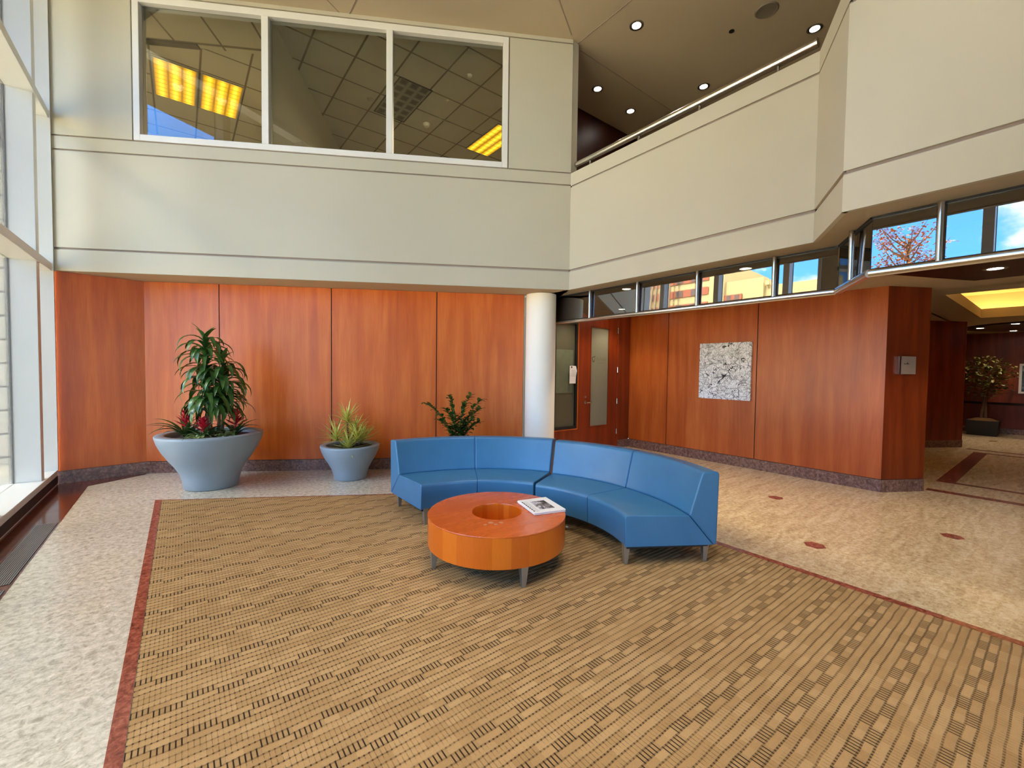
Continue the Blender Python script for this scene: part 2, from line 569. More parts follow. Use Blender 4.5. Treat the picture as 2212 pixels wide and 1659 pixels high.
ink = n.f('MULTIPLY', ink, n.step(n.noise(p, 4, 2, 0.5), 0.25, 0.5, 0.5, 1.0))
wash = n.noise(p, 9, 5, 0.7, 1.0)
bg = n.ramp(wash, [(0.30, c8(170, 164, 156)), (0.42, c8(232, 228, 222)), (0.58, c8(252, 250, 248)), (0.72, c8(236, 218, 226))])
n.set(n.mix(ink, bg, c8(44, 38, 40)), 0.6, 0, 0.3)
M['canvas'] = n.m

# exterior
n = N('concrete_block')
x, y, z = n.xyz()
fz = n.f('FRACT', n.f('DIVIDE', z, 0.4))
ln = n.step(n.f('MINIMUM', fz, n.f('SUBTRACT', 1.0, fz)), 0.03, 0.06)
up = n.f('GREATER_THAN', z, 5.2)
colr = n.mix(up, c8(196, 184, 160), c8(132, 92, 66))
n.set(n.mix(ln, c8(110, 96, 80), n.mix(n.noise(n.pos(), 3, 4, 0.6), colr, n.mix(0.15, colr, (1, 1, 1)))), 0.9, 0, 0.2)
M['block'] = n.m
M['facade'] = plain('sandy_concrete', c8(178, 156, 108), 0.9, var=0.12, scale=0.6)
M['facade_brick'] = plain('brick_band', c8(150, 84, 58), 0.9, var=0.15, scale=2)
M['facade_glass'] = plain('dark_window_band', c8(96, 76, 62), 0.3)
M['fin'] = plain('bronze_fin', c8(140, 116, 88), 0.6)
M['outside_ground'] = plain('paving', c8(150, 142, 126), 0.9, var=0.1)
SKY, SUN, EXPO = 4.2, 7.0, 1.45
CLOUD_LOC = (0.0, 0.0, 0.0)
# ------------------------------------------------------------------ setting
BX, BY = -1.32, 8.13          # left end of the upper back wall; it runs along heading 120
CX, CY = 4.66, 4.68           # the corner where back and right fascias meet
ZS, ZP, ZC, ZH = 2.815, 4.548, 6.5, 2.78
SB = math.hypot(CX - BX, CY - BY)
N0 = (-0.42, 8.29)            # left end of the wood wall below

bm = newbm(); box(bm, -1.75, 18.2, -7.2, 8.45, -0.12, 0.0); struct('floor', bm, M['granite'])
bm = newbm(); prism(bm, [(3.97, -7), (18.2, -7), (18.2, 5.85), (4.76, 5.85), (4.66, 5.31), (3.97, 4.2)], 0.0, 0.001); struct('floor_hall', bm, M['granite_warm_lit'])
bm = newbm(); box(bm, -1.7, 18.2, -7.2, 12.5, ZC, ZC + 0.25); struct('ceiling', bm, M['ceiling_paint'])
# ceiling reveals
bm = newbm()
slab(bm, (CX, CY), 240, 0.1, 9.0, -0.006, 0.006, ZC - 0.004, ZC + 0.01)
slab(bm, (4.77, 4.70), 180, 0.0, 9.0, -0.006, 0.006, ZC - 0.004, ZC + 0.01)
slab(bm, (4.9, 4.76), 90, 0.0, 6.0, -0.006, 0.006, ZC - 0.004, ZC + 0.01)
slab(bm, (1.9, 6.27), 180, 0.0, 9.0, -0.006, 0.006, ZC - 0.004, ZC + 0.01)
slab(bm, (1.78, 6.34), 240, 0.0, 4.0, -0.005, 0.005, ZC - 0.003, ZC + 0.01)
struct('trim_1', bm, M['plaster_groove'])

# floor insets
RED_W = -0.985
bm = newbm(); prism(bm, [(-1.32, -7), (RED_W, -7), (RED_W, 7.81), (-0.43, 8.19), (-0.42, 8.28), (-1.32, 8.15)], 0.0, 0.002)
struct('trim_2', bm, M['granite_dark'])
def cyline(x):
    return 6.49 - (x + 0.20) * math.tan(R(30))
CR = 3.92
bm = newbm(); prism(bm, [(-0.20, -7), (CR, -7), (CR, cyline(CR)), (-0.20, 6.49)], 0.0, 0.007)
tag(obj('carpet', bm, M['carpet']), 'tan ribbed carpet with dark dashed lines under the sofas and round table', 'carpet')
bm = newbm()
prism(bm, [(-0.262, -7), (-0.203, -7), (-0.203, 6.49), (-0.262, 6.56)], 0.0, 0.005)
prism(bm, [(CR + 0.003, -7), (CR + 0.075, -7), (CR + 0.075, cyline(CR) - 0.0), (CR + 0.003, cyline(CR))], 0.0, 0.005)
prism(bm, [(-0.262, 6.56), (-0.203, 6.493), (CR + 0.003, cyline(CR + 0.003) + 0.003), (CR + 0.075, cyline(CR + 0.075) + 0.045)], 0.0, 0.005)
struct('trim_3', bm, M['granite_red'])
# hexagonal inlays of the stone floor
INLAY = [(0.09 * math.sin(R(a)), 0.09 * math.cos(R(a))) for a in (0, 300, 240, 180, 120, 60)]
for i, (hx, hy) in enumerate([(4.66, 1.405), (6.05, 0.67), (6.03, 2.262), (4.66, -0.2), (7.44, -0.13), (15.7, 1.12), (6.04, -0.93), (4.66, 3.0)]):
    bm = newbm()
    prism(bm, [(hx + px, hy + py) for px, py in INLAY], 0.0, 0.002)
    struct('trim_%d' % (20 + i), bm, M['granite_red'])
# bands in the corridor floor
bm = newbm()
box(bm, 8.19, 8.35, -6, 1.19, 0, 0.0015)
box(bm, 9.0, 9.12, -6, 1.2, 0, 0.0015); box(bm, 9.12, 13.0, 1.0, 1.2, 0, 0.0015); box(bm, 13.0, 13.12, -6, 1.2, 0, 0.0015)
box(bm, 13.5, 13.62, -6, 1.35, 0, 0.0015)
struct('trim_4', bm, M['granite_red'])

# --- window wall on the left (structure): sill, mullions, transoms, panes
win = sroot('window_1')
XI, XO = -1.335, -1.57
bm = newbm()
profile_run(bm, (0, 0), 0, -7.0, 8.14, [(-1.315, 0.0), (-1.315, 0.17), (-1.305, 0.175), (-1.305, 0.20), (-1.62, 0.20), (-1.62, 0.0)])
obj('sill', bm, M['alu'], win, bevel=0.004)
bm = newbm(); profile_run(bm, (0, 0), 0, -7.0, 8.14, [(-1.311, 0.02), (-1.311, 0.12), (-1.316, 0.12), (-1.316, 0.02)])
obj('sill_face', bm, M['dark_grille'], win)
ys = [7.515, 5.88, 4.20, 0.87, 0.30]
for yc in ys:
    bm = newbm(); box(bm, XO, XI, yc - 0.065, yc + 0.065, 0.2, ZC); obj('mullion', bm, M['alu'], win, bevel=0.004)
    bm = newbm(); box(bm, XO, XO + 0.014, yc - 0.072, yc + 0.072, 0.2, ZC); obj('gasket', bm, M['gasket'], win)
bm = newbm(); box(bm, XO + 0.0, -1.30, 8.085, 8.14, 0.2, ZC); obj('wall_jamb', bm, M['alu'], win)
bm = newbm(); box(bm, XO + 0.02, XI - 0.05, 2.51, 3.56, 2.9, 4.74); obj('pier_top', bm, M['plaster'], win)  # upper part of the mirrored pier, cut off below to let daylight in
bm = newbm(); box(bm, XO, XI, 3.50, 3.56, 0.2, ZC); box(bm, XO, XI, 2.46, 2.53, 0.2, ZC); obj('mullion', bm, M['alu'], win)
for zb, zt in ((2.80, 2.90), (4.74, 4.84), (6.42, 6.5)):
    bm = newbm(); box(bm, XO, -1.315, 0.3, 8.085, zb, zt); obj('transom', bm, M['alu'], win, bevel=0.004)
bm = newbm(); box(bm, -1.7, -1.36, -7.0, 0.30, 0.0, ZC); struct('wall_daylight_block', bm, M['plaster'])  # unseen solid wall added to cut daylight on the near upper wall
edges = sorted(ys + [8.14, 2.46, 3.56])
for a, b in zip(edges[:-1], edges[1:]):
    for z0, z1 in ((0.2, 2.8), (2.9, 4.74), (4.84, 6.42)):
        bm = newbm(); box(bm, -1.56, -1.552, a + 0.03, b - 0.03, z0, z1); obj('pane', bm, M['pane'], win)

bm = newbm(); box(bm, -3.1, -1.7, -7.2, 12.5, ZC, ZC + 0.25); struct('roof_eave', bm, M['eave'])
# --- unseen south glazing behind the viewer, added for frontal light
win5 = sroot('window_added')
bm = newbm()
for xc in (-1.3, 0.4, 2.1, 3.8):
    box(bm, xc - 0.06, xc + 0.06, -7.15, -7.0, 0, 2.9)
for zc in (0.1, 2.85):
    box(bm, -1.3, 3.95, -7.15, -7.0, zc - 0.06, zc + 0.06)
obj('frame', bm, M['alu'], win5)
bm = newbm(); box(bm, -1.3, 3.9, -7.09, -7.08, 0, 2.85); obj('pane', bm, M['pane'], win5)
bm = newbm(); box(bm, -1.6, 4.1, -7.15, -7.0, 2.9, ZC); struct('wall_front', bm, M['plaster'])

# --- upper back wall with its reveals and the office window opening
G = 0.012
SX0, SX1 = 0.985, 5.945       # window surround along the wall
L = SB
def bs(bm, s0, s1, n0, n1, z0, z1):
    slab(bm, (BX, BY), 120, s0, s1, -n0, -n1, z0, z1)
bm = newbm()
profile_run(bm, (BX, BY), 120, 0, L, [(0, ZS), (0, 3.080), (-G, 3.095), (-0.04, 3.095), (-0.04, ZS)])
bs(bm, 0, L, 0, 0.2, 3.118, 4.360)
bs(bm, 0, L, 0, 0.2, 4.382, 4.540)
bs(bm, 0, SX0 - 0.018, 0, 0.13, 4.56, 6.43)
bs(bm, SX1 + 0.018, L, 0, 0.13, 4.56, 6.43)
bs(bm, 0, L, 0, 0.13, 6.448, ZC)
struct('wall_back_upper', bm, M['plaster'])
bm = newbm()
bs(bm, 0, L - 0.01, 0.02, 0.19, ZS + 0.05, 4.5)
bs(bm, 0, L - 0.01, 0.02, 0.12, 4.5, 4.575)
bs(bm, 0, SX0, 0.02, 0.12, 4.575, ZC)
bs(bm, SX1, L - 0.01, 0.02, 0.12, 4.575, ZC)
bs(bm, 0, L - 0.01, 0.02, 0.12, 6.42, ZC)
struct('trim_5', bm, M['plaster_groove'])
# end return of that wall beside the gallery
bm = newbm(); box(bm, 4.665, 4.79, 4.69, 5.79, ZP, ZC); struct('wall_gallery_end', bm, M['plaster'])

# --- right fascia: parallel to the window wall, then chamfer, then the near run
F1E = 1.505                                     # y of the end of the right fascia
CH = (3.955, 1.505 - (4.66 - 3.955) * math.tan(R(30)))
def fascia_r(name, P, Q):
    """fascia from P to Q, its face on the left-hand (room) side when walking from Q to P"""
    d = Vector((Q[0] - P[0], Q[1] - P[1]))
    ang = math.degrees(math.atan2(d.x, d.y))
    L_ = d.length
    bm = newbm()
    profile_run(bm, P, ang, 0, L_, [(0, ZS), (0, 3.080), (-G, 3.095), (-0.04, 3.095), (-0.04, ZS)])
    slab(bm, P, ang, 0, L_, -0.16, 0, 3.118, 4.338)
    slab(bm, P, ang, 0, L_, -0.16, 0, 4.362, ZP)
    struct(name, bm, M['plaster'])
    bm = newbm()
    slab(bm, P, ang, 0.0, L_, -0.15, -0.02, ZS + 0.06, ZP - 0.06)
    return bm
for i, (nm, P, Q) in enumerate((('wall_right_upper', (CX, CY), (CX, F1E)), ('wall_chamfer_upper', (CX, F1E), CH), ('wall_near_upper', CH, (CH[0], -7.0)))):
    struct('trim_%d' % (6 + i), fascia_r(nm, P, Q), M['plaster_groove'])

# slab of the gallery with the soffit under the fascias
bm = newbm(); prism(bm, [(4.74, 1.46), (18, 1.46), (18, 5.95), (4.74, 5.95)], 3.3, 3.45); prism(bm, [(4.03, -7), (18, -7), (18, 1.46), (4.74, 1.46), (4.03, 1.05)], 3.3, 3.45); struct('floor_gallery', bm, M['ceiling_paint'])
bm = newbm()
prism(bm, [(4.67, 5.9), (4.67, 1.505), (4.995, 1.505), (4.995, 5.9)], ZS + 0.004, ZS + 0.05)
prism(bm, [(4.67, 1.505), (3.965, 1.1), (4.995, 1.1), (4.995, 1.505)], ZS + 0.004, ZS + 0.05)
prism(bm, [(3.965, 1.1), (3.965, -7), (4.995, -7), (4.995, 1.1)], ZS + 0.004, ZS + 0.05)
box(bm, 4.995, 8.9, -7, 5.9, ZH, ZH + 0.06); box(bm, 13.0, 18, -7, 5.9, ZH, ZH + 0.06)
box(bm, 8.9, 13.0, 1.2, 5.9, ZH, ZH + 0.06); box(bm, 8.9, 13.0, -7, -3, ZH, ZH + 0.06)
struct('ceiling_hall', bm, M['ceiling_paint'])
bm = newbm(); prism(bm, [(-1.32, 8.165), (4.69, 4.695), (5.2, 5.6), (4.0, 6.3), (-0.3, 8.75), (-1.34, 8.75)], ZS + 0.004, ZS + 0.04)
struct('ceiling_soffit', bm, M['ceiling_paint'])

# --- lower back wall: four veneer panels with dark joints, granite base
bm = newbm()
seams = [0.0, 1.012, 2.612, 4.213, 5.62]
for i in range(4):
    slab(bm, N0, 120, seams[i] + (0.007 if i else 0), seams[i + 1] - 0.007, -0.0, -0.04, 0.175, ZS)
struct('wall_back', bm, M['wood_wall'])
bm = newbm(); slab(bm, N0, 120, 0, 5.62, -0.012, -0.1, 0, ZS); struct('trim_9', bm, M['joint'])
bm = newbm(); slab(bm, N0, 120, 0.0, 5.62, 0.006, -0.02, 0.0, 0.168); struct('baseboard_back', bm, M['granite_brown'])
# short panel between window and back wall
La = math.hypot(0.9, 0.13); Aa = math.degrees(math.atan2(0.9, 0.13))
bm = newbm(); slab(bm, (-1.32, 8.16), Aa, 0, La, 0.0, -0.04, 0.175, ZS); slab(bm, (-1.32, 8.16), Aa, 0, La + 0.12, -0.012, -0.06, 0.0, ZS); struct('wall_left', bm, M['wood_wall'])
bm = newbm(); slab(bm, (-1.32, 8.16), Aa, 0, La - 0.004, 0.006, -0.03, 0.0, 0.168); struct('baseboard_left', bm, M['granite_brown'])

# --- column under the corner
bm = newbm()
lathe(bm, [(0.0, 0.0), (0.243, 0.0), (0.243, ZS), (0.0, ZS)], 64)
o = struct('column', bm, M['column'], smooth=40); o.location = (4.66, 5.31, 0)

# --- door wall and right wall
DY = 5.69
bm = newbm()
box(bm, 4.72, 5.345, DY, DY + 0.1, 0, ZS)
box(bm, 5.345, 5.93, DY, DY + 0.1, 0, 0.50)
box(bm, 5.345, 5.93, DY, DY + 0.1, 2.49, ZS)
box(bm, 5.93, 6.0, DY, DY + 0.1, 0, ZS)
box(bm, 6.0, 7.09, DY, DY + 0.1, 2.74, ZS)
box(bm, 7.13, 7.5, DY, DY + 0.1, 0.0, ZS)
box(bm, 4.70, 4.76, 5.33, DY + 0.1, 0, ZS)
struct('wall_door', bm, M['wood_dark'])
bm = newbm(); box(bm, 7.14, 7.494, DY - 0.006, DY, 0, 0.168); struct('baseboard_door', bm, M['granite_brown'])
bm = newbm()
for a, b in ((1.53, 3.156), (3.170, 4.790), (4.804, DY)):
    box(bm, 7.5, 7.54, a, b, 0.175, ZS)
struct('wall_right', bm, M['wood_shaded'])
bm = newbm(); box(bm, 7.512, 7.62, 1.6, DY, 0, ZS); struct('trim_10', bm, M['joint'])
RA = 120; RL = 0.665
RP = (7.5, 1.53)
bm = newbm(); slab(bm, RP, RA, 0, RL, 0, -0.1, 0.175, ZS)
box(bm, 7.97, 8.05, 1.32, 5.7, 0.0, ZS)
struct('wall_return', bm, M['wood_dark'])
bm = newbm(); box(bm, 7.494, 7.53, 1.53, DY - 0.006, 0.0, 0.168)
slab(bm, RP, RA, -0.004, RL + 0.004, 0.007, -0.06, 0.0, 0.168)
struct('baseboard_right', bm, M['granite_brown'])

# --- corridor walls
bm = newbm(); slab(bm, (12.6, 2.11), 120, 0, 1.33, 0, -0.1, 0.16, ZS); box(bm, 13.72, 13.8, 1.46, 2.25, 0.0, ZS); struct('wall_corridor', bm, M['wood_dark'])
bm = newbm(); slab(bm, (12.6, 2.11), 120, 0, 1.335, 0.008, -0.05, 0, 0.16); struct('baseboard_corridor', bm, M['granite_brown'])
bm = newbm(); box(bm, 13.75, 18, 2.2, 2.3, 0, ZS); box(bm, 8.06, 13.0, 4.0, 4.1, 0, ZS); box(bm, 17.95, 18.05, -7, 2.3, 0.0, ZS); box(bm, 4.0, 18, -7.15, -7.05, 0, ZS); box(bm, 12.9, 13.0, 2.0, 4.0, 0, ZS)
struct('wall_far', bm, M['wood_dark'])
bm = newbm(); box(bm, 17.93, 17.96, -7, 1.95, 0, 0.15); struct('baseboard_far', bm, M['granite_brown'])
bm = newbm(); box(bm, 17.92, 17.955, -7, 1.95, 0.80, 0.86); struct('trim_12', bm, M['joint'])

# dark ceiling panel and lit recess over the corridor
bm = newbm(); prism(bm, [(5.75, 1.64), (7.6, 0.755), (7.5, -3.0), (5.75, -3.0)][::-1], 2.74, ZH); struct('ceiling_panel', bm, M['wood_black'])
bm = newbm(); disc(bm, (15.75, 0.3), 1.42, 2.75, ZH, 48); struct('ceiling_disc', bm, M['wood_black'])
bm = newbm()
box(bm, 8.902, 8.922, -2.99, 1.178, ZH - 0.003, 2.96); box(bm, 12.978, 12.998, -2.99, 1.178, ZH - 0.003, 2.96); box(bm, 8.902, 12.998, 1.178, 1.198, ZH - 0.003, 2.96)
box(bm, 8.4, 8.44, -3.4, 1.7, ZH, 3.31); box(bm, 13.4, 13.44, -3.4, 1.7, ZH, 3.31); box(bm, 8.4, 13.44, 1.66, 1.7, ZH, 3.31); box(bm, 8.4, 13.44, -3.44, -3.4, ZH, 3.31)
struct('trim_13', bm, M['ceiling_paint'])

# --- gallery enclosure
bm = newbm(); box(bm, 4.8, 18, 5.79, 5.9, 3.4, ZC); box(bm, 13, 13.1, -7, 5.8, 3.4, ZC); box(bm, 4.0, 18, -7.15, -7.05, 3.3, ZC)
struct('wall_gallery', bm, M['wood_black'])

# --- office behind the upper window
bm = newbm(); prism(bm, [(-1.3, 8.35), (4.62, 4.95), (4.66, 5.92), (7.5, 5.92), (7.5, 11.8), (-1.6, 11.8)], 6.42, 6.5); struct('ceiling_office', bm, M['tile'])
bm = newbm()
box(bm, -1.7, 7.6, 11.8, 11.9, 3.5, ZC); box(bm, -1.7, -1.6, 8.4, 11.9, 3.5, ZC); box(bm, 7.5, 7.6, 5.95, 11.9, 3.5, ZC)
slab(bm, (BX + 2.612 * 0.866 + 0.07, BY - 2.612 * 0.5 + 0.13), 30, 0.0, 5.2, -0.04, 0.04, 3.5, ZC)
struct('wall_office', bm, M['plaster'])
bm = newbm(); prism(bm, [(-1.6, 8.45), (4.62, 4.95), (4.66, 5.92), (7.5, 5.92), (7.5, 11.8), (-1.6, 11.8)], 3.5, 3.6); struct('floor_office', bm, M['dark_grille'])

# --- the office window: frame, mullions, panes
w2 = sroot('window_2')
bm = newbm()
bs(bm, SX0, SX0 + 0.078, -0.003, 0.14, 4.56, 6.43); bs(bm, SX1 - 0.078, SX1, -0.003, 0.14, 4.56, 6.43)
bs(bm, SX0 + 0.078, SX1 - 0.078, -0.003, 0.14, 4.56, 4.64); bs(bm, SX0 + 0.078, SX1 - 0.078, -0.003, 0.14, 6.34, 6.43)
obj('frame', bm, M['frame_white'], w2, bevel=0.004)
for sm in (2.612, 4.258):
    bm = newbm(); bs(bm, sm - 0.044, sm + 0.044, -0.002, 0.12, 4.64, 6.34); obj('mullion', bm, M['frame_white'], w2, bevel=0.003)
for a, b in ((SX0 + 0.078, 2.568), (2.656, 4.214), (4.302, SX1 - 0.078)):
    bm = newbm(); bs(bm, a, b, 0.07, 0.076, 4.64, 6.34); obj('pane', bm, M['pane_office'], w2)

# office ceiling fittings
def troffer(x0, y0, lit, label):
    t = thing('troffer_light', label, 'ceiling light', (x0 + 0.3, y0 + 0.61, 6.42), 0, 'office ceiling lights')
    bm = newbm()
    for q in ((-0.3, -0.28, -0.61, 0.61), (0.28, 0.3, -0.61, 0.61), (-0.28, 0.28, -0.61, -0.59), (-0.28, 0.28, 0.59, 0.61)):
        box(bm, *q, -0.012, 0.03)
    obj('frame', bm, M['black'] if not lit else M['steel'], t)
    bm = newbm(); box(bm, -0.28, 0.28, -0.59, 0.59, -0.004, 0.02); obj('louvre', bm, M['louvre_lit'] if lit else M['louvre_off'], t)
    return t
troffer(-0.33, 8.90, True, 'yellow glowing ceiling light left of the pair behind the left office pane')
troffer(0.315, 8.90, True, 'yellow glowing ceiling light right of the pair behind the left office pane')
troffer(2.91, 6.93, False, 'dark unlit ceiling light behind the mullion of the office window')
troffer(4.97, 7.02, True, 'yellow glowing ceiling light at the right end of the office window')
bm = newbm(); slab(bm, (BX, BY), 120, 0.1, 1.33, -0.80, -0.90, 6.395, 6.4195); tag(obj('slot_diffuser', bm, M['black']), 'black slot diffuser in the ceiling behind the left office pane', 'air vent')
bm = newbm(); lathe(bm, [(0, -0.05), (0.045, -0.05), (0.06, -0.03), (0.075, -0.005), (0.075, 0.0), (0, 0.0)], 20)
tag(obj('smoke_detector', bm, M['column'], smooth=40, loc=(3.892, 7.928, 6.42)), 'round white smoke detector on the office ceiling beside the unlit light', 'smoke detector')
bm = newbm(); lathe(bm, [(0, -0.03), (0.03, -0.03), (0.06, 0.0), (0, 0.0)], 20)
tag(obj('ceiling_sprinkler', bm, M['steel'], smooth=40, loc=(2.74, 7.844, 6.42)), 'small sprinkler on the office ceiling left of the unlit light', 'sprinkler')

# --- transom glazing hanging below the right fascia
w4 = sroot('window_4')
GA = (4.975, 5.68); GB = (4.975, 1.393); GC = (4.27, 0.986); GD = (4.27, -6.9)
ZR = 2.40
def run(P, Q):
    d = Vector((Q[0] - P[0], Q[1] - P[1])); return math.degrees(math.atan2(d.x, d.y)), d.length
def tilted(P, ang, s0, s1, z0, z1, k=math.tan(R(1.4))):
    bm = newbm()
    d = Vector((math.sin(R(ang)), math.cos(R(ang)), 0)); r = Vector((d.y, -d.x, 0)); o = Vector((P[0], P[1], 0))
    def q(s, n, z):
        return o + d * s + r * (n - (z - z0) * k) + Vector((0, 0, z))
    hexa(bm, [q(s0, 0, z0), q(s0, 0.006, z0), q(s1, 0.006, z0), q(s1, 0, z0), q(s0, 0, z1), q(s0, 0.006, z1), q(s1, 0.006, z1), q(s1, 0, z1)])
    obj('pane', bm, M['pane_transom'], w4)
def post(P, ang, s):
    d = Vector((math.sin(R(ang)), math.cos(R(ang)), 0)); r = Vector((d.y, -d.x, 0))
    p = Vector((P[0], P[1], 0)) + d * s + r * 0.035
    bm = newbm(); tube(bm, [p + Vector((0, 0, ZR)), p + Vector((0, 0, ZS))], 0.022, 12); obj('mullion', bm, M['chrome'], w4, smooth=40)
for P, Q, cuts in ((GA, GB, [1.17, 2.03, 2.89, 3.74]), (GB, GC, [0.482]), (GC, GD, [0.387, 1.24, 2.1, 3.0, 4.0, 5.0, 6.0])):
    ang, L_ = run(P, Q)
    cc = [0.0] + cuts + [L_]
    for a, b in zip(cc[:-1], cc[1:]):
        tilted(P, ang, a + 0.004, b - 0.004, ZR, ZS - 0.01)
    for c in cuts:
        post(P, ang, c)
def off(p, dx, dy, z):
    return (p[0] + dx, p[1] + dy, z)
rail = [off(GA, -0.01, 0, ZR - 0.015), off(GB, -0.01, 0.0, ZR - 0.015), off(GC, -0.01, 0.005, ZR - 0.015), off(GD, -0.01, 0, ZR - 0.015)]
bm = newbm()
for a, b in zip(rail[:-1], rail[1:]):
    tube(bm, [a, b], 0.034, 16)
obj('rail', bm, M['chrome'], w4, smooth=40)
bm = newbm()
for P, Q in ((GA, GB), (GB, GC), (GC, GD)):
    ang, L_ = run(P, Q); slab(bm, P, ang, 0, L_, -0.012, 0.012, ZS - 0.014, ZS + 0.003)
obj('top_channel', bm, M['black'], w4)

# --- the door with its frosted pane, and the sidelight
d1 = sroot('door_1')
bm = newbm()
box(bm, 6.03, 6.295, DY + 0.01, DY + 0.055, 0.01, 2.74); box(bm, 6.845, 7.09, DY + 0.01, DY + 0.055, 0.01, 2.74)
box(bm, 6.295, 6.845, DY + 0.01, DY + 0.055, 0.01, 0.50); box(bm, 6.295, 6.845, DY + 0.01, DY + 0.055, 2.47, 2.74)
obj('leaf', bm, M['wood_door'], d1, bevel=0.003)
bm = newbm(); box(bm, 6.295, 6.845, DY + 0.03, DY + 0.038, 0.5, 2.47); obj('frosted_pane', bm, M['pane_frost'], d1)
bm = newbm()
for q in ((6.295, 6.31, 0.5, 2.47), (6.83, 6.845, 0.5, 2.47), (6.31, 6.83, 0.5, 0.515), (6.31, 6.83, 2.44, 2.47)):
    box(bm, q[0], q[1], DY + 0.004, DY + 0.03, q[2], q[3])
obj('glazing_bead', bm, M['wood_dark'], d1)
bm = newbm(); box(bm, 6.0, 6.028, DY - 0.004, DY + 0.1, 0, 2.76); box(bm, 7.093, 7.13, DY - 0.004, DY + 0.1, 0, 2.76); box(bm, 6.028, 7.093, DY - 0.004, DY + 0.1, 2.745, 2.76); obj('frame', bm, M['wood_door'], d1, bevel=0.003)
for zh in (0.36, 0.98, 1.62, 2.42):
    bm = newbm(); tube(bm, [(7.093, DY - 0.006, zh - 0.055), (7.093, DY - 0.006, zh + 0.055)], 0.012, 10); obj('hinge', bm, M['chrome'], d1, smooth=40)
bm = newbm(); tube(bm, [(6.15, DY - 0.004, 0.985), (6.15, DY - 0.055, 0.985), (6.17, DY - 0.06, 0.985), (6.275, DY - 0.055, 0.985)], 0.011, 10); tube(bm, [(6.15, DY + 0.01, 0.985), (6.15, DY - 0.008, 0.985)], 0.03, 20); obj('lever_handle', bm, M['chrome'], d1, smooth=40)
bm = newbm(); tube(bm, [(6.16, DY + 0.01, 1.09), (6.16, DY - 0.008, 1.09)], 0.02, 20); obj('lock_cylinder', bm, M['steel'], d1, smooth=40)
# shield mark and wording etched on the pane
bm = newbm()
sh = [(-0.045, 0.03), (0.0, 0.045), (0.048, 0.06), (0.046, -0.01), (0.03, -0.05), (0.005, -0.078), (-0.03, -0.045), (-0.048, -0.005)]
inn = [(x * 0.6 + 0.004, z * 0.6) for x, z in sh]
for i in range(8):
    j = (i + 1) % 8
    quad(bm, *[(6.40 + a, DY + 0.0285, 1.83 + b) for a, b in (sh[i], sh[j], inn[j], inn[i])])
obj('shield_logo', bm, plain('etched_mark', c8(82, 76, 44), 0.8), d1)
fc = bpy.data.curves.new('lettering', 'FONT'); fc.body = 'McAdam'; fc.size = 0.115; fc.extrude = 0.0005
lt = bpy.data.objects.new('lettering', fc); COL.objects.link(lt); lt.parent = d1; lt.location = (6.475, DY + 0.028, 1.80); lt.rotation_euler = (R(90), 0, 0); lt.scale = (0.72, 1, 1)
fc.materials.append(plain('etched_lettering', c8(118, 110, 74), 0.8))
bm = newbm(); box(bm, 6.53, 6.72, DY + 0.0275, DY + 0.029, 1.745, 1.758); obj('etched_rule', bm, bpy.data.materials['etched_lettering'], d1)

w3 = sroot('window_3')
bm = newbm(); box(bm, 5.345, 5.93, DY + 0.04, DY + 0.047, 0.5, 2.49); obj('pane', bm, M['pane_side'], w3)
bm = newbm(); box(bm, 5.885, 5.93, DY - 0.002, DY + 0.06, 0.5, 2.49); box(bm, 5.345, 5.37, DY - 0.002, DY + 0.06, 0.5, 2.49); box(bm, 5.37, 5.885, DY - 0.002, DY + 0.06, 0.5, 0.55); box(bm, 5.37, 5.885, DY - 0.002, DY + 0.06, 2.46, 2.49); obj('frame', bm, M['black'], w3)
bm = newbm(); box(bm, 5.932, 5.945, DY - 0.012, DY, 0.49, 2.49); box(bm, 5.33, 5.932, DY - 0.012, DY, 0.485, 0.498); obj('moulding', bm, M['wood_wall'], w3)
# office behind the door, dim
bm = newbm(); box(bm, 4.7, 7.6, 7.4, 7.45, 0, ZS); box(bm, 7.55, 7.62, DY + 0.1, 7.4, 0, ZS); box(bm, 4.62, 4.7, DY, 7.4, 0, ZS); struct('wall_room_behind', bm, M['plaster'])
# sheet of paper on the sidelight and a large drawing behind the glass
nt = thing('notice', 'white printed notice taped to the dark sidelight left of the door', 'notice', (5.79, DY - 0.016, 1.52))
bm = newbm()
cols = [(-0.085, 0.0, 0.165), (0.02, -0.002, 0.165), (0.06, -0.006, 0.158), (0.09, -0.018, 0.05), (0.078, -0.004, -0.04), (0.075, 0.0, -0.165)]
v = [bm.verts.new(p) for p in ((-0.085, 0, -0.165), (-0.085, 0, 0.165), (0.03, 0, 0.165), (0.068, -0.01, 0.16), (0.092, -0.018, 0.07), (0.078, -0.006, -0.03), (0.076, 0.0, -0.165))]
bm.faces.new(v)
o = obj('sheet', bm, M['white_paper'], nt)
sd = o.modifiers.new('thick', 'SOLIDIFY'); sd.thickness = 0.001
bm = newbm()
for k in range(6):
    box(bm, -0.055, 0.045 + 0.012 * (k % 3), -0.021, -0.0195, 0.075 - 0.022 * k, 0.08 - 0.022 * k)
obj('notice_text', bm, M['ink_soft'], nt)
bm = newbm(); disc(bm, (0, 0), 0.018, 0, 0.001, 12); o = obj('letterhead', bm, M['ink'], nt); o.rotation_euler = (R(90), 0, 0); o.location = (-0.052, -0.0195, 0.138)
bm = newbm(); box(bm, 5.4, 5.84, DY + 0.03, DY + 0.034, 1.18, 1.98)
tag(obj('pinned_drawing', bm, plain('faded_drawing', c8(100, 104, 80), 0.85, var=0.25, scale=9)), 'faded greenish drawing sheet behind the sidelight glass under the notice', 'drawing')

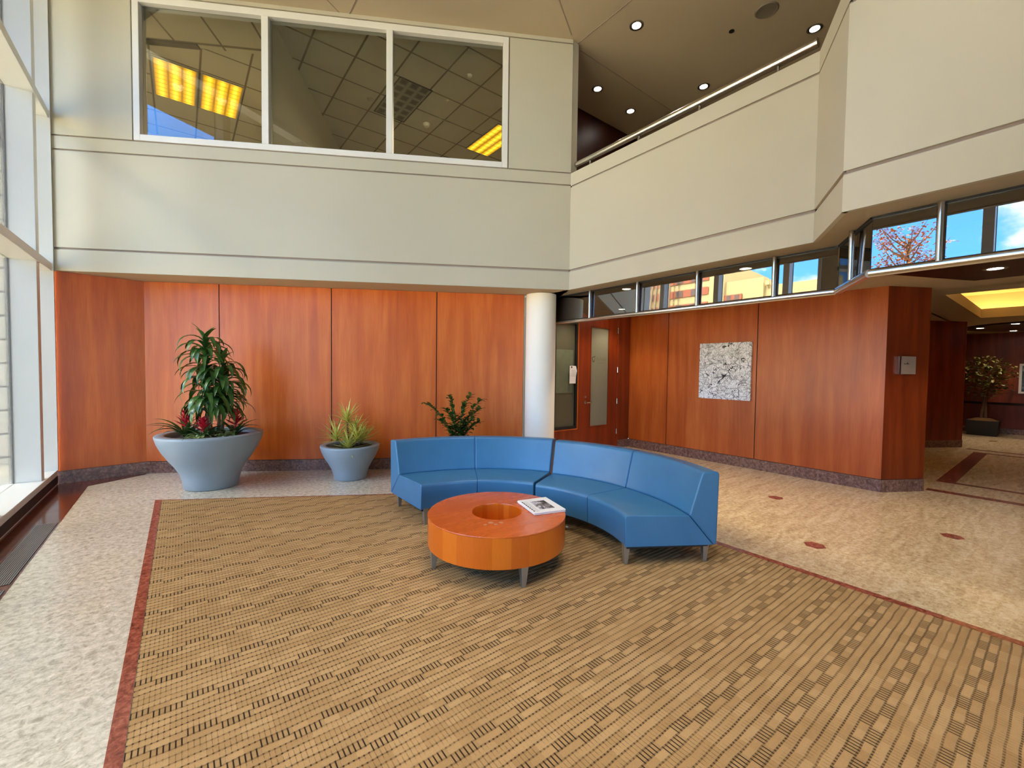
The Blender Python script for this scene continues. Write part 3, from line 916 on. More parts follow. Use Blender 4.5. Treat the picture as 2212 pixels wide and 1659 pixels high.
# --- artwork and plaque
aw = thing('abstract_painting', 'square white canvas with black scribbled lines on the wood wall', 'painting', (7.455, 3.68, 1.62))
bm = newbm(); box(bm, 0.0, 0.04, -0.445, 0.445, -0.49, 0.49); obj('canvas', bm, M['canvas'], aw)
d120 = Vector((math.sin(R(120)), math.cos(R(120)), 0)); n120 = Vector((-0.5, -0.866, 0))
pq = Vector((RP[0], RP[1], 0)) + d120 * 0.305 + n120 * 0.02
pl_ = thing('wall_plaque', 'square brushed metal plaque on the narrow dark wood wall end', 'sign', (pq.x, pq.y, 1.725))
pl_.rotation_euler = (0, 0, R(-30))
bm = newbm(); box(bm, -0.10, 0.135, -0.004, 0.012, -0.12, 0.12); obj('plate', bm, M['plaque'], pl_, bevel=0.002)
bm = newbm(); box(bm, -0.125, -0.105, -0.012, 0.018, -0.12, 0.12); obj('edge_bar', bm, M['chrome'], pl_)
bm = newbm()
for a, b, h in ((-0.05, -0.035, 0.012), (-0.028, -0.012, 0.01), (-0.006, 0.012, 0.022), (0.02, 0.03, 0.008)):
    box(bm, a, b, -0.0055, -0.003, 0.012, 0.014 + h)
obj('engraving', bm, M['ink'], pl_)

# --- handrail on the gallery parapet
hr = thing('handrail', 'round steel handrail on short posts along the gallery parapet', 'handrail', (4.75, 0, 0))
bm = newbm(); tube(bm, [(0, 4.66, 4.69), (0, 1.55, 4.69)], 0.043, 16); obj('rail', bm, M['chrome'], hr, smooth=40)
for yy in (4.38, 3.54, 2.71, 1.89):
    bm = newbm(); tube(bm, [(0, yy, ZP - 0.005), (0, yy, 4.70)], 0.014, 10); obj('post', bm, M['chrome'], hr, smooth=40)

# --- downlights
def downlight_proto():
    t = thing('downlight', 'x', 'downlight')
    bm = newbm(); lathe(bm, [(0.062, 0.0), (0.062, -0.004), (0.085, -0.008), (0.098, -0.002), (0.098, 0.0)], 32, close=True); obj('trim_ring', bm, M['steel'], t, smooth=50)
    bm = newbm(); disc(bm, (0, 0), 0.060, -0.003, 0.0, 24); obj('lamp', bm, M['lamp'], t)
    return t
proto = downlight_proto()
first = [True]
def downlight(x, y, z, label, group, watts, cone=95, col=(1, 0.84, 0.66), lamp=None):
    if first[0]:
        o = proto; first[0] = False
        o.location = (x, y, z); o['label'] = label; o['group'] = group
    else:
        o = dup(proto, (x, y, z), 0, label, group)
    if watts:
        ld = bpy.data.lights.new('downlight_beam', 'SPOT'); ld.energy = watts; ld.spot_size = R(cone); ld.spot_blend = 0.7; ld.shadow_soft_size = 0.05; ld.color = col
        lo = bpy.data.objects.new('downlight_beam', ld); COL.objects.link(lo); lo.location = (x, y, z - 0.015)
    return o
gg = 'downlights over the gallery'
downlight(5.171, 3.934, ZC, 'bright gallery downlight nearest the corner of the two upper walls', gg, 9)
downlight(5.796, 5.201, ZC, 'bright gallery downlight left of the pair near the dark back wall', gg, 9)
downlight(6.769, 5.245, ZC, 'bright gallery downlight right of the pair near the dark back wall', gg, 9)
downlight(7.166, 4.026, ZC, 'bright gallery downlight close above the middle of the handrail', gg, 9)
downlight(7.195, 2.399, ZC, 'bright gallery downlight next to the right end of the handrail', gg, 9)
gh = 'hall downlights behind the transom glass'
bm = newbm(); lathe(bm, [(0, -0.03), (0.03, -0.03), (0.05, 0.0), (0, 0.0)], 20)
tag(obj('ceiling_sprinkler', bm, M['column'], smooth=40, loc=(3.804, 6.201, 6.42)), 'tiny white sprinkler on the office ceiling near the top right of the right pane', 'sprinkler')
downlight(5.09, 3.95, ZH, 'hall downlight seen through the second transom pane from the column', gh, 48, 112, col=(1, 0.86, 0.68))
downlight(5.09, 2.30, ZH, 'hall downlight seen through the transom pane with blue sky', gh, 48, 112, col=(1, 0.86, 0.68))
downlight(5.58, 5.28, ZH, 'hall downlight seen through the transom pane beside the column', gh, 20, 112, col=(1, 0.86, 0.68))
downlight(6.68, 5.28, ZH, 'hall downlight low in the second transom pane, nearest the door', gh, 20, 112, col=(1, 0.86, 0.68))
downlight(6.88, 0.537, 2.74, 'downlight set in the dark wood ceiling panel under the steel rail', gh, 48, 112, col=(1, 0.86, 0.68))
gc = 'downlights in the far dark ceiling disc'
downlight(15.4, 1.40, 2.75, 'tiny downlight at the left tip of the far dark ceiling disc', gc, 22, 120)
downlight(14.6, 0.80, 2.75, 'tiny downlight at the front rim of the far dark ceiling disc', gc, 22, 120)
downlight(16.8, 0.95, 2.75, 'tiny downlight at the back of the far dark ceiling disc', gc, 22, 120)
bm = newbm(); lathe(bm, [(0, -0.004), (0.10, -0.006), (0.13, -0.012), (0.145, 0.0), (0, 0.0)], 40)
sp = obj('ceiling_speaker', bm, plain('speaker_grille', c8(120, 108, 92), 0.7, scale=200, var=0.3), smooth=40, loc=(6.33, 2.685, ZC)); tag(sp, 'round grey perforated speaker in the gallery ceiling', 'speaker')
bm = newbm(); lathe(bm, [(0, -0.006), (0.036, -0.006), (0.036, 0.0), (0, 0)], 24)
tag(obj('sprinkler_cap', bm, M['black'], loc=(6.32, 3.15, ZC)), 'small black round sprinkler cap in the gallery ceiling', 'sensor')  # dark cap of a ceiling sprinkler
# cove lamps above the lip of the corridor recess
bm = newbm(); box(bm, 8.66, 8.72, -3, 1.4, 2.845, 2.90); box(bm, 13.18, 13.24, -3, 1.4, 2.845, 2.90); box(bm, 8.72, 13.18, 1.40, 1.46, 2.845, 2.90)
tag(obj('cove_lamp', bm, M['cove_lamp']), 'yellow lamp strip hidden in the lit ceiling recess of the corridor', 'lamp')

# --- floor grilles beside the window
gl0 = None
def grille(y0, y1, label):
    t = thing('floor_grille', label, 'floor grille', (-1.075, y0, 0.002), 0, 'linear floor grilles')
    L_ = y1 - y0
    bm = newbm(); box(bm, -0.078, 0.078, 0, L_, 0, 0.002); obj('backing', bm, M['black'], t)
    bm = newbm()
    for k in range(12):
        xx = -0.07 + k * 0.0127
        box(bm, xx - 0.0035, xx + 0.0035, 0.004, L_ - 0.004, 0.002, 0.005)
    obj('bars', bm, M['steel'], t)
    return t
grille(4.62, 6.17, 'long dark linear grille in the red floor strip, farther from the viewer')
grille(2.96, 4.52, 'second linear floor grille, mostly cut off at the left edge')
# ------------------------------------------------------------------ curved sofas
def arc_sweep(bm, prof, a0, a1, n):
    rings = []
    for i in range(n + 1):
        a = R(a0 + (a1 - a0) * i / n)
        rings.append([bm.verts.new((r * math.sin(a), r * math.cos(a), z)) for r, z in prof])
    k = len(prof)
    for A, B in zip(rings[:-1], rings[1:]):
        for i in range(k):
            j = (i + 1) % k
            bm.faces.new([A[i], A[j], B[j], B[i]])
    bm.faces.new(rings[0]); bm.faces.new(list(reversed(rings[-1])))

def rnd(prof, rad, idx, n=4):
    """round the listed corners of a profile"""
    out = []
    k = len(prof)
    for i, p in enumerate(prof):
        if i not in idx:
            out.append(p); continue
        p = Vector(p); a = Vector(prof[i - 1]); b = Vector(prof[(i + 1) % k])
        rr = idx[i] if isinstance(idx, dict) else rad
        u = (a - p).normalized() * rr; w = (b - p).normalized() * rr
        for t in range(n + 1):
            t /= n
            q = p + u * (1 - t) ** 2 + w * t ** 2
            out.append((q.x, q.y))
    return out

def leg_mesh(bm, top, bot, h, x0=0, y0=0, lean=(0, 0)):
    t, b = top / 2, bot / 2
    lx, ly = lean
    hexa(bm, [(x0 + lx - b, y0 + ly - b, 0), (x0 + lx + b, y0 + ly - b, 0), (x0 + lx + b, y0 + ly + b, 0), (x0 + lx - b, y0 + ly + b, 0),
              (x0 - t, y0 - t, h), (x0 + t, y0 - t, h), (x0 + t, y0 + t, h), (x0 - t, y0 + t, h)])

def sofa(c, a0, a1, ri, ro, label):
    t = thing('curved_sofa', label, 'sofa', (c[0], c[1], 0), 0, 'curved blue sofas')
    zb, zs, zt = 0.168, 0.43, 0.782
    sa = ro - 0.245
    seat = rnd([(ri + 0.012, zb), (ri, zs), (sa, zs - 0.012), (ro - 0.03, zb)], 0.03, {0: 0.008, 1: 0.035})
    back = rnd([(sa + 0.004, zs - 0.012), (ro - 0.135, zt), (ro + 0.01, zt - 0.004), (ro, zb), (ro - 0.026, zb)], 0.03, {1: 0.03, 2: 0.03})
    am = (a0 + a1) / 2
    bm = newbm()
    for p, q in ((a0, am - 0.06), (am + 0.06, a1)):
        arc_sweep(bm, seat, p, q, 26)
    obj('seat', bm, M['vinyl'], t, smooth=32, bevel=0.016, seg=3)
    bm = newbm()
    for p, q in ((a0, am - 0.05), (am + 0.05, a1)):
        arc_sweep(bm, back, p, q, 26)
    obj('backrest', bm, M['vinyl'], t, smooth=32, bevel=0.018, seg=3)
    # stitched seams: one over the middle, one along each end between seat and back
    bm = newbm()
    def at(r, z, a):
        return (r * math.sin(R(a)), r * math.cos(R(a)), z)
    tube(bm, [at(ri + 0.014, zb + 0.01, am), at(ri + 0.006, zs - 0.02, am), at(ri + 0.03, zs - 0.004, am), at(sa, zs - 0.016, am)], 0.004, 6)
    tube(bm, [at(sa + 0.01, zs - 0.004, am), at(ro - 0.137, zt - 0.02, am), at(ro - 0.11, zt - 0.006, am), at(ro - 0.02, zt - 0.006, am)], 0.004, 6)
    obj('seam', bm, M['vinyl_seam'], t, smooth=60)
    for a in (a0 + 1.6, a1 - 1.6):
        for r in (ri + 0.036, ro - 0.06):
            bm = newbm(); leg_mesh(bm, 0.055, 0.03, 0.17)
            sgn = 1 if a < am else -1
            o = obj('leg', bm, M['leg_metal'], t, bevel=0.002)
            o.location = at(r, 0.007, a + sgn * math.degrees(0.03 / r)); o.rotation_euler = (0, 0, -R(a))
    bm = newbm(); arc_sweep(bm, [(ri + 0.03, zb - 0.02), (ri + 0.03, zb + 0.01), (ro - 0.06, zb + 0.01), (ro - 0.06, zb - 0.02)], a0 + 1, a1 - 1, 20)
    obj('base_frame', bm, M['black'], t)
    return t
sofa((1.90, 2.80), 0.0, 60.0, 1.145, 1.945, 'blue vinyl curved sofa on the left, nearer the small spiky planter')
sofa((1.872, 2.765), 61.0, 122.0, 1.135, 1.925, 'blue vinyl curved sofa on the right, in front of the stone floor')

# ------------------------------------------------------------------ round coffee table
TX, TY = 2.105, 2.925
ct = thing('coffee_table', 'round orange wood coffee table with a round well in the middle', 'table', (TX, TY, 0))
bm = newbm(); lathe(bm, [(0.21, 0.392), (0.575, 0.392), (0.577, 0.398), (0.575, 0.402), (0.212, 0.402)], 96, close=True); obj('tabletop', bm, M['table_top'], ct, smooth=30)
bm = newbm(); lathe(bm, [(0.545, 0.165), (0.574, 0.165), (0.574, 0.393), (0.545, 0.393)], 96, close=True); obj('drum', bm, M['table_side'], ct, smooth=30)
bm = newbm(); lathe(bm, [(0.0, 0.18), (0.208, 0.18), (0.208, 0.396), (0.214, 0.396), (0.214, 0.166), (0.0, 0.166)], 72, close=False); obj('well', bm, M['table_side'], ct, smooth=30)
bm = newbm(); lathe(bm, [(0.2, 0.168), (0.555, 0.168), (0.555, 0.18), (0.2, 0.18)], 48, close=True); obj('underside', bm, M['black'], ct, smooth=30)
for a in (284, 194, 104, 14):
    bm = newbm(); leg_mesh(bm, 0.062, 0.03, 0.17, lean=(0, 0.006))
    o = obj('leg', bm, M['leg_metal'], ct, bevel=0.002)
    o.location = (0.535 * math.sin(R(a)), 0.535 * math.cos(R(a)), 0.0075); o.rotation_euler = (0, 0, -R(a))
spot_m = plain('water_spot', c8(196, 128, 84), 0.5)
for (sx, sy, sr) in ((-0.20, -0.20, 0.022), (-0.26, -0.21, 0.014), (-0.19, -0.25, 0.016), (-0.13, -0.24, 0.018)):
    bm = newbm(); disc(bm, (sx, sy), sr, 0.4015, 0.4026, 14); obj('water_stain', bm, spot_m, ct)

# newspaper
npn = thing('newspaper', 'folded white newspaper with a dark photo lying on the table edge', 'newspaper', (2.475, 2.79, 0.404), R(-15.5))
def sheet(bm, x0, x1, y0, y1, z0, z1, curl=0.0):
    hexa(bm, [(x0, y0, z0), (x1, y0, z0), (x1, y1, z0), (x0, y1, z0), (x0, y0, z1), (x1, y0, z1 + curl), (x1 - 0.004, y1, z1 + curl), (x0 + 0.004, y1 - 0.003, z1)])
bm = newbm(); sheet(bm, -0.142, 0.148, -0.185, 0.18, 0.0, 0.006); sheet(bm, -0.146, 0.146, -0.18, 0.184, 0.0065, 0.012); sheet(bm, -0.143, 0.147, -0.186, 0.182, 0.0125, 0.02, 0.003)
obj('folded_pages', bm, M['white_paper'], npn, bevel=0.002)
bm = newbm(); hexa(bm, [(-0.06, -0.12, 0.0205), (0.08, -0.12, 0.0215), (0.08, 0.10, 0.0215), (-0.06, 0.10, 0.0205), (-0.06, -0.12, 0.021), (0.08, -0.12, 0.0228), (0.08, 0.10, 0.0228), (-0.06, 0.10, 0.021)])
n = N('news_photo'); nn = n.noise(n.pos(), 22, 4, 0.6, 0.5); xx, yy, zz = n.xyz()
nn = n.f('ADD', nn, n.f('MULTIPLY', xx, -2.2))
n.set(n.ramp(nn, [(0.36, c8(54, 46, 44)), (0.5, c8(120, 108, 104)), (0.62, c8(206, 202, 204))]), 0.7)
obj('photo', bm, n.m, npn)
bm = newbm()
for k in range(7):
    box(bm, -0.13, -0.118, -0.15 + k * 0.04, -0.122 + k * 0.04, 0.0205, 0.0212)
obj('headline_text', bm, M['ink'], npn)
bm = newbm()
for k in range(9):
    box(bm, -0.106, -0.099, -0.16 + k * 0.032, -0.14 + k * 0.032, 0.0205, 0.0212)
    box(bm, -0.088, -0.083, -0.16 + k * 0.032, -0.136 + k * 0.032, 0.0205, 0.0212)
obj('newsprint_text', bm, M['ink_soft'], npn)

bm = newbm(); bmesh.ops.create_icosphere(bm, subdivisions=2, radius=0.016)
r0 = random.Random(2)
for v in bm.verts:
    v.co *= r0.uniform(0.6, 1.15); v.co.z = max(v.co.z * 0.5 + 0.006, 0.0)
tag(obj('paper_scrap', bm, M['white_paper'], loc=(3.085, 3.07, 0.007)), 'tiny crumpled white scrap on the carpet under the right sofa edge', 'scrap')

# ------------------------------------------------------------------ planters
def planter(loc, prof, soil, label):
    t = thing('planter', label, 'planter', (*loc, 0))
    bm = newbm(); lathe(bm, prof, 72); obj('bowl', bm, M['planter'], t, smooth=60)
    bm = newbm(); lathe(bm, [(0, soil[1] + 0.015), (soil[0] * 0.6, soil[1] + 0.012), (soil[0], soil[1])], 40); obj('soil', bm, M['soil'], t, smooth=60)
    return t
BIG = (0.31, 6.95)
planter(BIG, [(0.0, 0.002), (0.30, 0.002), (0.308, 0.012), (0.318, 0.10), (0.345, 0.20), (0.40, 0.30), (0.47, 0.40), (0.53, 0.50), (0.575, 0.60), (0.598, 0.68), (0.60, 0.702), (0.592, 0.710), (0.50, 0.712), (0.49, 0.70), (0.48, 0.62)], (0.49, 0.655), 'large grey blue bowl planter holding a tall plant and red bromeliads')
SML = (1.93, 6.33)
planter(SML, [(0.0, 0.002), (0.215, 0.002), (0.222, 0.01), (0.23, 0.07), (0.255, 0.15), (0.30, 0.235), (0.35, 0.32), (0.385, 0.40), (0.405, 0.465), (0.405, 0.482), (0.398, 0.490), (0.33, 0.491), (0.322, 0.48), (0.315, 0.43)], (0.322, 0.455), 'small grey blue bowl planter holding a yellow spiky plant')
ZZ = (3.17, 5.42)
planter(ZZ, [(0.0, 0.002), (0.2, 0.002), (0.207, 0.01), (0.215, 0.07), (0.24, 0.15), (0.28, 0.235), (0.32, 0.32), (0.345, 0.38), (0.345, 0.40), (0.338, 0.406), (0.29, 0.407), (0.282, 0.395), (0.28, 0.36)], (0.285, 0.375), 'low grey blue bowl planter hidden behind the left sofa')

# tall plant with drooping leaves on several canes
tp = thing('tall_dracaena', 'tall green plant with long drooping leaves in the large planter', 'plant', (BIG[0] + 0.02, BIG[1], 0.665))
r1 = random.Random(3)
canes = [(-0.05, 0.03, 1.28, -0.03, 0.02), (0.05, -0.04, 0.98, 0.06, 0.0), (0.10, 0.05, 0.78, 0.05, 0.05), (-0.02, -0.08, 0.58, -0.05, -0.06)]
for i, (cx, cy, h, lx, ly) in enumerate(canes):
    bm = newbm(); tube(bm, [(cx, cy, -0.02), (cx + lx * 0.4, cy + ly * 0.4, h * 0.5), (cx + lx, cy + ly, h)], [0.02, 0.017, 0.012], 10); obj('cane', bm, M['cane'], tp, smooth=60)
    bm = newbm()
    zlow = max(0.26, h - 0.66)
    cnt = 66 if i < 2 else 44
    for k in range(cnt):
        f = k / (cnt - 1)
        zz = zlow + (h - zlow) * f
        px = cx + lx * (zz / h); py = cy + ly * (zz / h)
        az = k * 2.399 + r1.uniform(-0.3, 0.3)
        if f > 0.93:
            el, L_, dr = r1.uniform(1.0, 1.4), r1.uniform(0.22, 0.3), r1.uniform(0.4, 1.2)
        else:
            el, L_, dr = r1.uniform(0.5, 1.15), r1.uniform(0.36, 0.5), r1.uniform(2.2, 3.0)
        blade(bm, (px, py, zz), az, el, L_, r1.uniform(0.055, 0.075), dr, 8, 0.16, 0.9)
    obj('foliage', bm, M['leaf_dark'], tp, smooth=70, fix=False)

def bromeliad(loc, label, s=1.0, seed=1, spike=0.24, lean=0.0):
    rr = random.Random(seed)
    t = thing('bromeliad', label, 'plant', loc, 0, 'red flowered bromeliads')
    bm = newbm()
    for k in range(17):
        az = k * 2.399 + rr.uniform(-0.2, 0.2)
        blade(bm, (0.012 * math.cos(az), 0.012 * math.sin(az), 0.0), az, rr.uniform(0.75, 1.2), rr.uniform(0.32, 0.5) * s, 0.045 * s, rr.uniform(1.0, 1.8), 8, 0.22, 0.6)
    obj('leaves', bm, M['leaf_brom'], t, smooth=70, fix=False)
    bm = newbm()
    tube(bm, [(0, 0, 0), (lean * 0.5, 0, spike * 0.6), (lean, 0, spike)], 0.012, 8)
    for k in range(26):
        f = k / 25
        az = k * 2.399
        z = spike * (0.45 + 0.58 * f)
        blade(bm, (lean * z / spike, 0, z), az, 0.35 + 0.8 * f, 0.15 * (1.15 - 0.55 * f), 0.036, 0.5 - 0.8 * (1 - f), 4, 0.2, 0.8)
    obj('flower_spike', bm, M['bract_red'], t, smooth=70, fix=False)
    return t
bromeliad((BIG[0] - 0.27, BIG[1] - 0.02, 0.665), 'red bromeliad at the left of the large planter', 1.15, 2, 0.30)
bromeliad((BIG[0] - 0.10, BIG[1] - 0.28, 0.665), 'red bromeliad at the front middle of the large planter', 0.85, 5, 0.22)
bromeliad((BIG[0] + 0.25, BIG[1] - 0.13, 0.665), 'dark red bromeliad at the right of the large planter', 0.95, 9, 0.30, 0.02)

def pothos(loc, label, seed):
    rr = random.Random(seed)
    bm = newbm()
    for k in range(46):
        az = rr.uniform(0, 6.283); d = rr.uniform(0, 0.11)
        blade(bm, (d * math.cos(az), d * math.sin(az), rr.uniform(0.0, 0.06)), az + rr.uniform(-0.8, 0.8), rr.uniform(0.2, 0.9), rr.uniform(0.07, 0.11), rr.uniform(0.035, 0.05), rr.uniform(0.8, 1.6), 5, 0.15, 1.0)
    tag(obj('trailing_plant', bm, M['leaf_pothos'], smooth=70, fix=False, loc=loc), label, 'plant', 'pale green fillers in the large planter')
pothos((BIG[0] - 0.17, BIG[1] - 0.33, 0.655), 'pale green variegated filler plant between the left and middle bromeliads', 4)
pothos((BIG[0] + 0.13, BIG[1] - 0.33, 0.655), 'pale green variegated filler plant right of the middle bromeliad', 6)
pothos((BIG[0] + 0.02, BIG[1] + 0.25, 0.655), 'pale green filler plant behind the tall canes of the large planter', 8)

# yellow striped spiky plant
yd = thing('spiky_dracaena', 'yellow and green spiky plant in the small planter', 'plant', (SML[0], SML[1], 0.46))
r2 = random.Random(12)
for cx, cy, h in ((-0.03, 0.05, 0.40), (-0.20, -0.01, 0.17), (0.05, -0.15, 0.15), (0.17, -0.02, 0.10), (-0.08, -0.18, 0.05), (0.10, 0.15, 0.2)):
    bm = newbm(); tube(bm, [(cx * 0.6, cy * 0.6, -0.02), (cx, cy, h)], 0.011, 8); obj('stem', bm, M['cane'], yd, smooth=60)
    bm = newbm()
    for k in range(40):
        az = k * 2.399 + r2.uniform(-0.2, 0.2)
        f = k / 39
        blade(bm, (cx, cy, h - 0.08 * (1 - f)), az, r2.uniform(-0.25, 0.25) + 1.15 * f, r2.uniform(0.25, 0.35), 0.023, r2.uniform(0.05, 0.4), 5, 0.2, 0.5)
    obj('leaf_rosette', bm, M['leaf_yellow'], yd, smooth=70, fix=False)

# plant with glossy paired leaflets behind the sofa
zp = thing('glossy_leaf_plant', 'dark green plant with glossy paired leaflets rising behind the left sofa', 'plant', (ZZ[0], ZZ[1], 0.38))
r3 = random.Random(21)
stems = [(-0.40, 0.10, 0.74, -0.18), (-0.22, -0.1, 0.66, -0.05), (-0.08, 0.1, 0.84, 0.05), (0.06, -0.08, 0.72, 0.03), (0.22, 0.05, 0.84, 0.10), (0.36, -0.05, 0.78, 0.12), (0.40, 0.1, 0.62, 0.2), (-0.26, 0.0, 0.5, -0.1), (0.16, -0.12, 0.5, 0.1), (-0.12, -0.15, 0.42, -0.1), (0.02, 0.12, 0.56, 0.0), (0.28, -0.1, 0.44, 0.1)]
for dx, dy, h, ex in stems:
    pts = []
    for i in range(9):
        t = i / 8
        pts.append(Vector((dx * (t ** 1.7) * 1.1 + ex * 0.3 * t, dy * t, h * (1.3 * t - 0.3 * t ** 3))))
    bm = newbm(); tube(bm, pts, [0.011 - 0.008 * i / 8 for i in range(9)], 8); obj('stem', bm, M['zz_stem'], zp, smooth=60)
    bm = newbm()
    for i in range(15):
        t = 0.3 + 0.7 * i / 14
        p = pts[min(7, int(t * 8))].lerp(pts[min(8, int(t * 8) + 1)], t * 8 - int(t * 8))
        for sgn in (-1, 1):
            az = math.atan2(dy + 0.02, dx) + sgn * r3.uniform(0.8, 1.5)
            blade(bm, p, az, r3.uniform(0.1, 0.9), r3.uniform(0.10, 0.135) * (1.1 - 0.3 * t), 0.052, r3.uniform(0.2, 0.9), 5, 0.12, 1.1)
    obj('leaflets', bm, M['leaf_zz'], zp, smooth=70, fix=False)

# ------------------------------------------------------------------ far corridor: potted tree and picture
fp = thing('plant_box', 'square black plant box under the small tree at the corridor end', 'planter', (17.15, 1.42, 0))
bm = newbm(); hexa(bm, [(-0.27, -0.27, 0), (0.27, -0.27, 0), (0.27, 0.27, 0), (-0.27, 0.27, 0), (-0.31, -0.31, 0.40), (0.31, -0.31, 0.40), (0.31, 0.31, 0.40), (-0.31, 0.31, 0.40)]); obj('box', bm, M['black'], fp, bevel=0.01)
bm = newbm(); lathe(bm, [(0, 0.46), (0.15, 0.455), (0.26, 0.41), (0.3, 0.395)], 20); obj('moss', bm, plain('dry_moss', c8(150, 110, 66), 0.95, var=0.3, scale=20), fp, smooth=60)
ft = thing('weeping_fig', 'small leafy tree standing at the far end of the corridor', 'tree', (17.15, 1.42, 0.44))
r4 = random.Random(5)
bm = newbm()
for k in range(3):
    a = k * 2.1
    tube(bm, [(0.05 * math.cos(a), 0.05 * math.sin(a), 0), (0.03 * math.cos(a + 1), 0.03 * math.sin(a + 1), 0.5), (0.06 * math.cos(a + 2), 0.06 * math.sin(a + 2), 1.0), (0.25 * math.cos(a + 2), 0.25 * math.sin(a + 2), 1.6)], [0.03, 0.026, 0.022, 0.01], 8)
obj('trunk', bm, M['bark'], ft, smooth=60)
bm = newbm()
for k in range(620):
    u, v_, w = r4.gauss(0, 1), r4.gauss(0, 1), r4.gauss(0, 1)
    l = math.sqrt(u * u + v_ * v_ + w * w); s = r4.uniform(0.35, 1.0)
    blade(bm, (0.62 * u / l * s, 0.62 * v_ / l * s, 1.12 + 0.62 * w / l * s), r4.uniform(0, 6.28), r4.uniform(-0.3, 0.6), r4.uniform(0.1, 0.16), 0.055, r4.uniform(0.5, 1.3), 4, 0.12, 1.0)
obj('foliage', bm, M['leaf_ficus'], ft, smooth=70, fix=False)
pc = thing('framed_photo', 'dark photograph in a white frame on the corridor end wall', 'picture', (17.93, 0.25, 1.53))
bm = newbm(); box(bm, -0.03, 0.0, -0.62, -0.57, -0.40, 0.40); box(bm, -0.03, 0.0, 0.57, 0.62, -0.40, 0.40); box(bm, -0.03, 0.0, -0.57, 0.57, -0.40, -0.35); box(bm, -0.03, 0.0, -0.57, 0.57, 0.35, 0.40); obj('frame', bm, M['white_paper'], pc)
bm = newbm(); box(bm, -0.012, -0.002, -0.57, 0.57, -0.35, 0.35)
n = N('dark_photo'); n.set(n.ramp(n.noise(n.pos(), 6, 5, 0.7), [(0.4, c8(16, 18, 24)), (0.55, c8(56, 62, 70)), (0.66, c8(130, 132, 134))]), 0.3); obj('print', bm, n.m, pc)

# ------------------------------------------------------------------ outside, seen through the window and mirrored in the transom
bm = newbm(); box(bm, -120, -1.75, -90, 120, -0.3, -0.12); struct('ground_outside', bm, M['outside_ground'])
bm = newbm(); box(bm, -3.2, -1.78, 11.0, 11.3, -0.12, 11.0); struct('wall_outside', bm, M['block'])
ob = thing('office_building', 'sandy concrete office building with brick bands mirrored in the transom glass', 'building', (-40, 0, -0.12))
bm = newbm(); box(bm, -12, 0, 25.2, 46, 0, 17.2); obj('tower', bm, M['facade'], ob)
bm = newbm(); box(bm, -12, -0.4, 21.0, 25.2, 0, 14.5); box(bm, -12, -0.8, 15.2, 21.0, 0, 13.55); box(bm, -0.7, -0.3, 20.4, 20.8, 13.55, 14.0); obj('wing', bm, M['facade'], ob)
def windows(f, x, ys_, w_, z0, z1):
    first_ = None
    for y_ in ys_:
        if first_ is None:
            bm = newbm(); box(bm, 0, 0.06, 0, w_, z0, z1); first_ = obj('window', bm, M['facade_glass'], f); o = first_
        else:
            o = first_.copy(); COL.objects.link(o); o.parent = f
        o.location = (x, y_, 0)
for z0, z1 in ((15.0, 15.9), (13.3, 14.2), (11.4, 12.4), (9.2, 10.4), (6.8, 8.0), (4.2, 5.4), (1.6, 2.8)):
    bm = newbm(); box(bm, 0, 0.12, 27.0, 45.0, z0, z1); f = obj('brick_band', bm, M['facade_brick'], ob)
    windows(f, 0.1, [28.2 + 2.1 * i for i in range(8)], 1.0, z0 + 0.06, z1 - 0.06)
for z0, z1 in ((11.9, 12.9), (9.4, 10.4), (6.8, 7.8), (4.2, 5.2)):
    bm = newbm(); box(bm, -0.4, -0.2, 23.2, 25.3, z0, z1); f = obj('brick_band', bm, M['facade_brick'], ob)
    windows(f, -0.24, [23.5, 24.4], 0.5, z0 + 0.06, z1 - 0.06)
for k in range(9):
    yb = 31.4 + k * 0.62
    pts = [(1.4 + 0.0 * t, yb + 0.9 * (t - 1) ** 2 * (0.4 + 0.12 * k), 8 + 8.2 * t) for t in [i / 8 for i in range(9)]]
    bm = newbm(); tube(bm, pts, 0.13, 6); obj('curved_fin', bm, M['fin'], ob, smooth=60)
at_ = thing('autumn_tree', 'orange leaved autumn tree mirrored in the right transom panes', 'tree', (-25, 6.1, -0.12))
at_.scale = (1.12, 1.12, 1.17)
r5 = random.Random(31)
bm = newbm(); tube(bm, [(0, 0, 0), (0.1, 0.05, 4), (-0.1, 0.0, 7.5), (0, 0, 9.5)], [0.25, 0.2, 0.14, 0.06], 8)
tips = []
for k in range(26):
    a = r5.uniform(0, 6.283); z0 = r5.uniform(6.5, 9.2); l = r5.uniform(1.0, 2.1)
    e = Vector((l * math.cos(a) * 0.85, l * math.sin(a) * 0.85, z0 + l * r5.uniform(0.5, 1.1)))
    m = Vector((e.x * 0.45, e.y * 0.45, z0 + (e.z - z0) * 0.35))
    tube(bm, [(0, 0, z0), m, e], [0.05, 0.03, 0.008], 5); tips.append((m, e))
obj('trunk', bm, M['bark'], at_, smooth=60)
bm = newbm()
for k in range(1100):
    m, e = r5.choice(tips)
    p = m.lerp(e, r5.uniform(0.15, 1.05)) + Vector((r5.gauss(0, 0.16), r5.gauss(0, 0.16), r5.gauss(0, 0.16)))
    blade(bm, p, r5.uniform(0, 6.28), r5.uniform(-0.6, 0.8), 0.16, 0.10, 0.6, 3, 0.1, 1.0)
obj('crown', bm, M['leaf_autumn'], at_, fix=False)

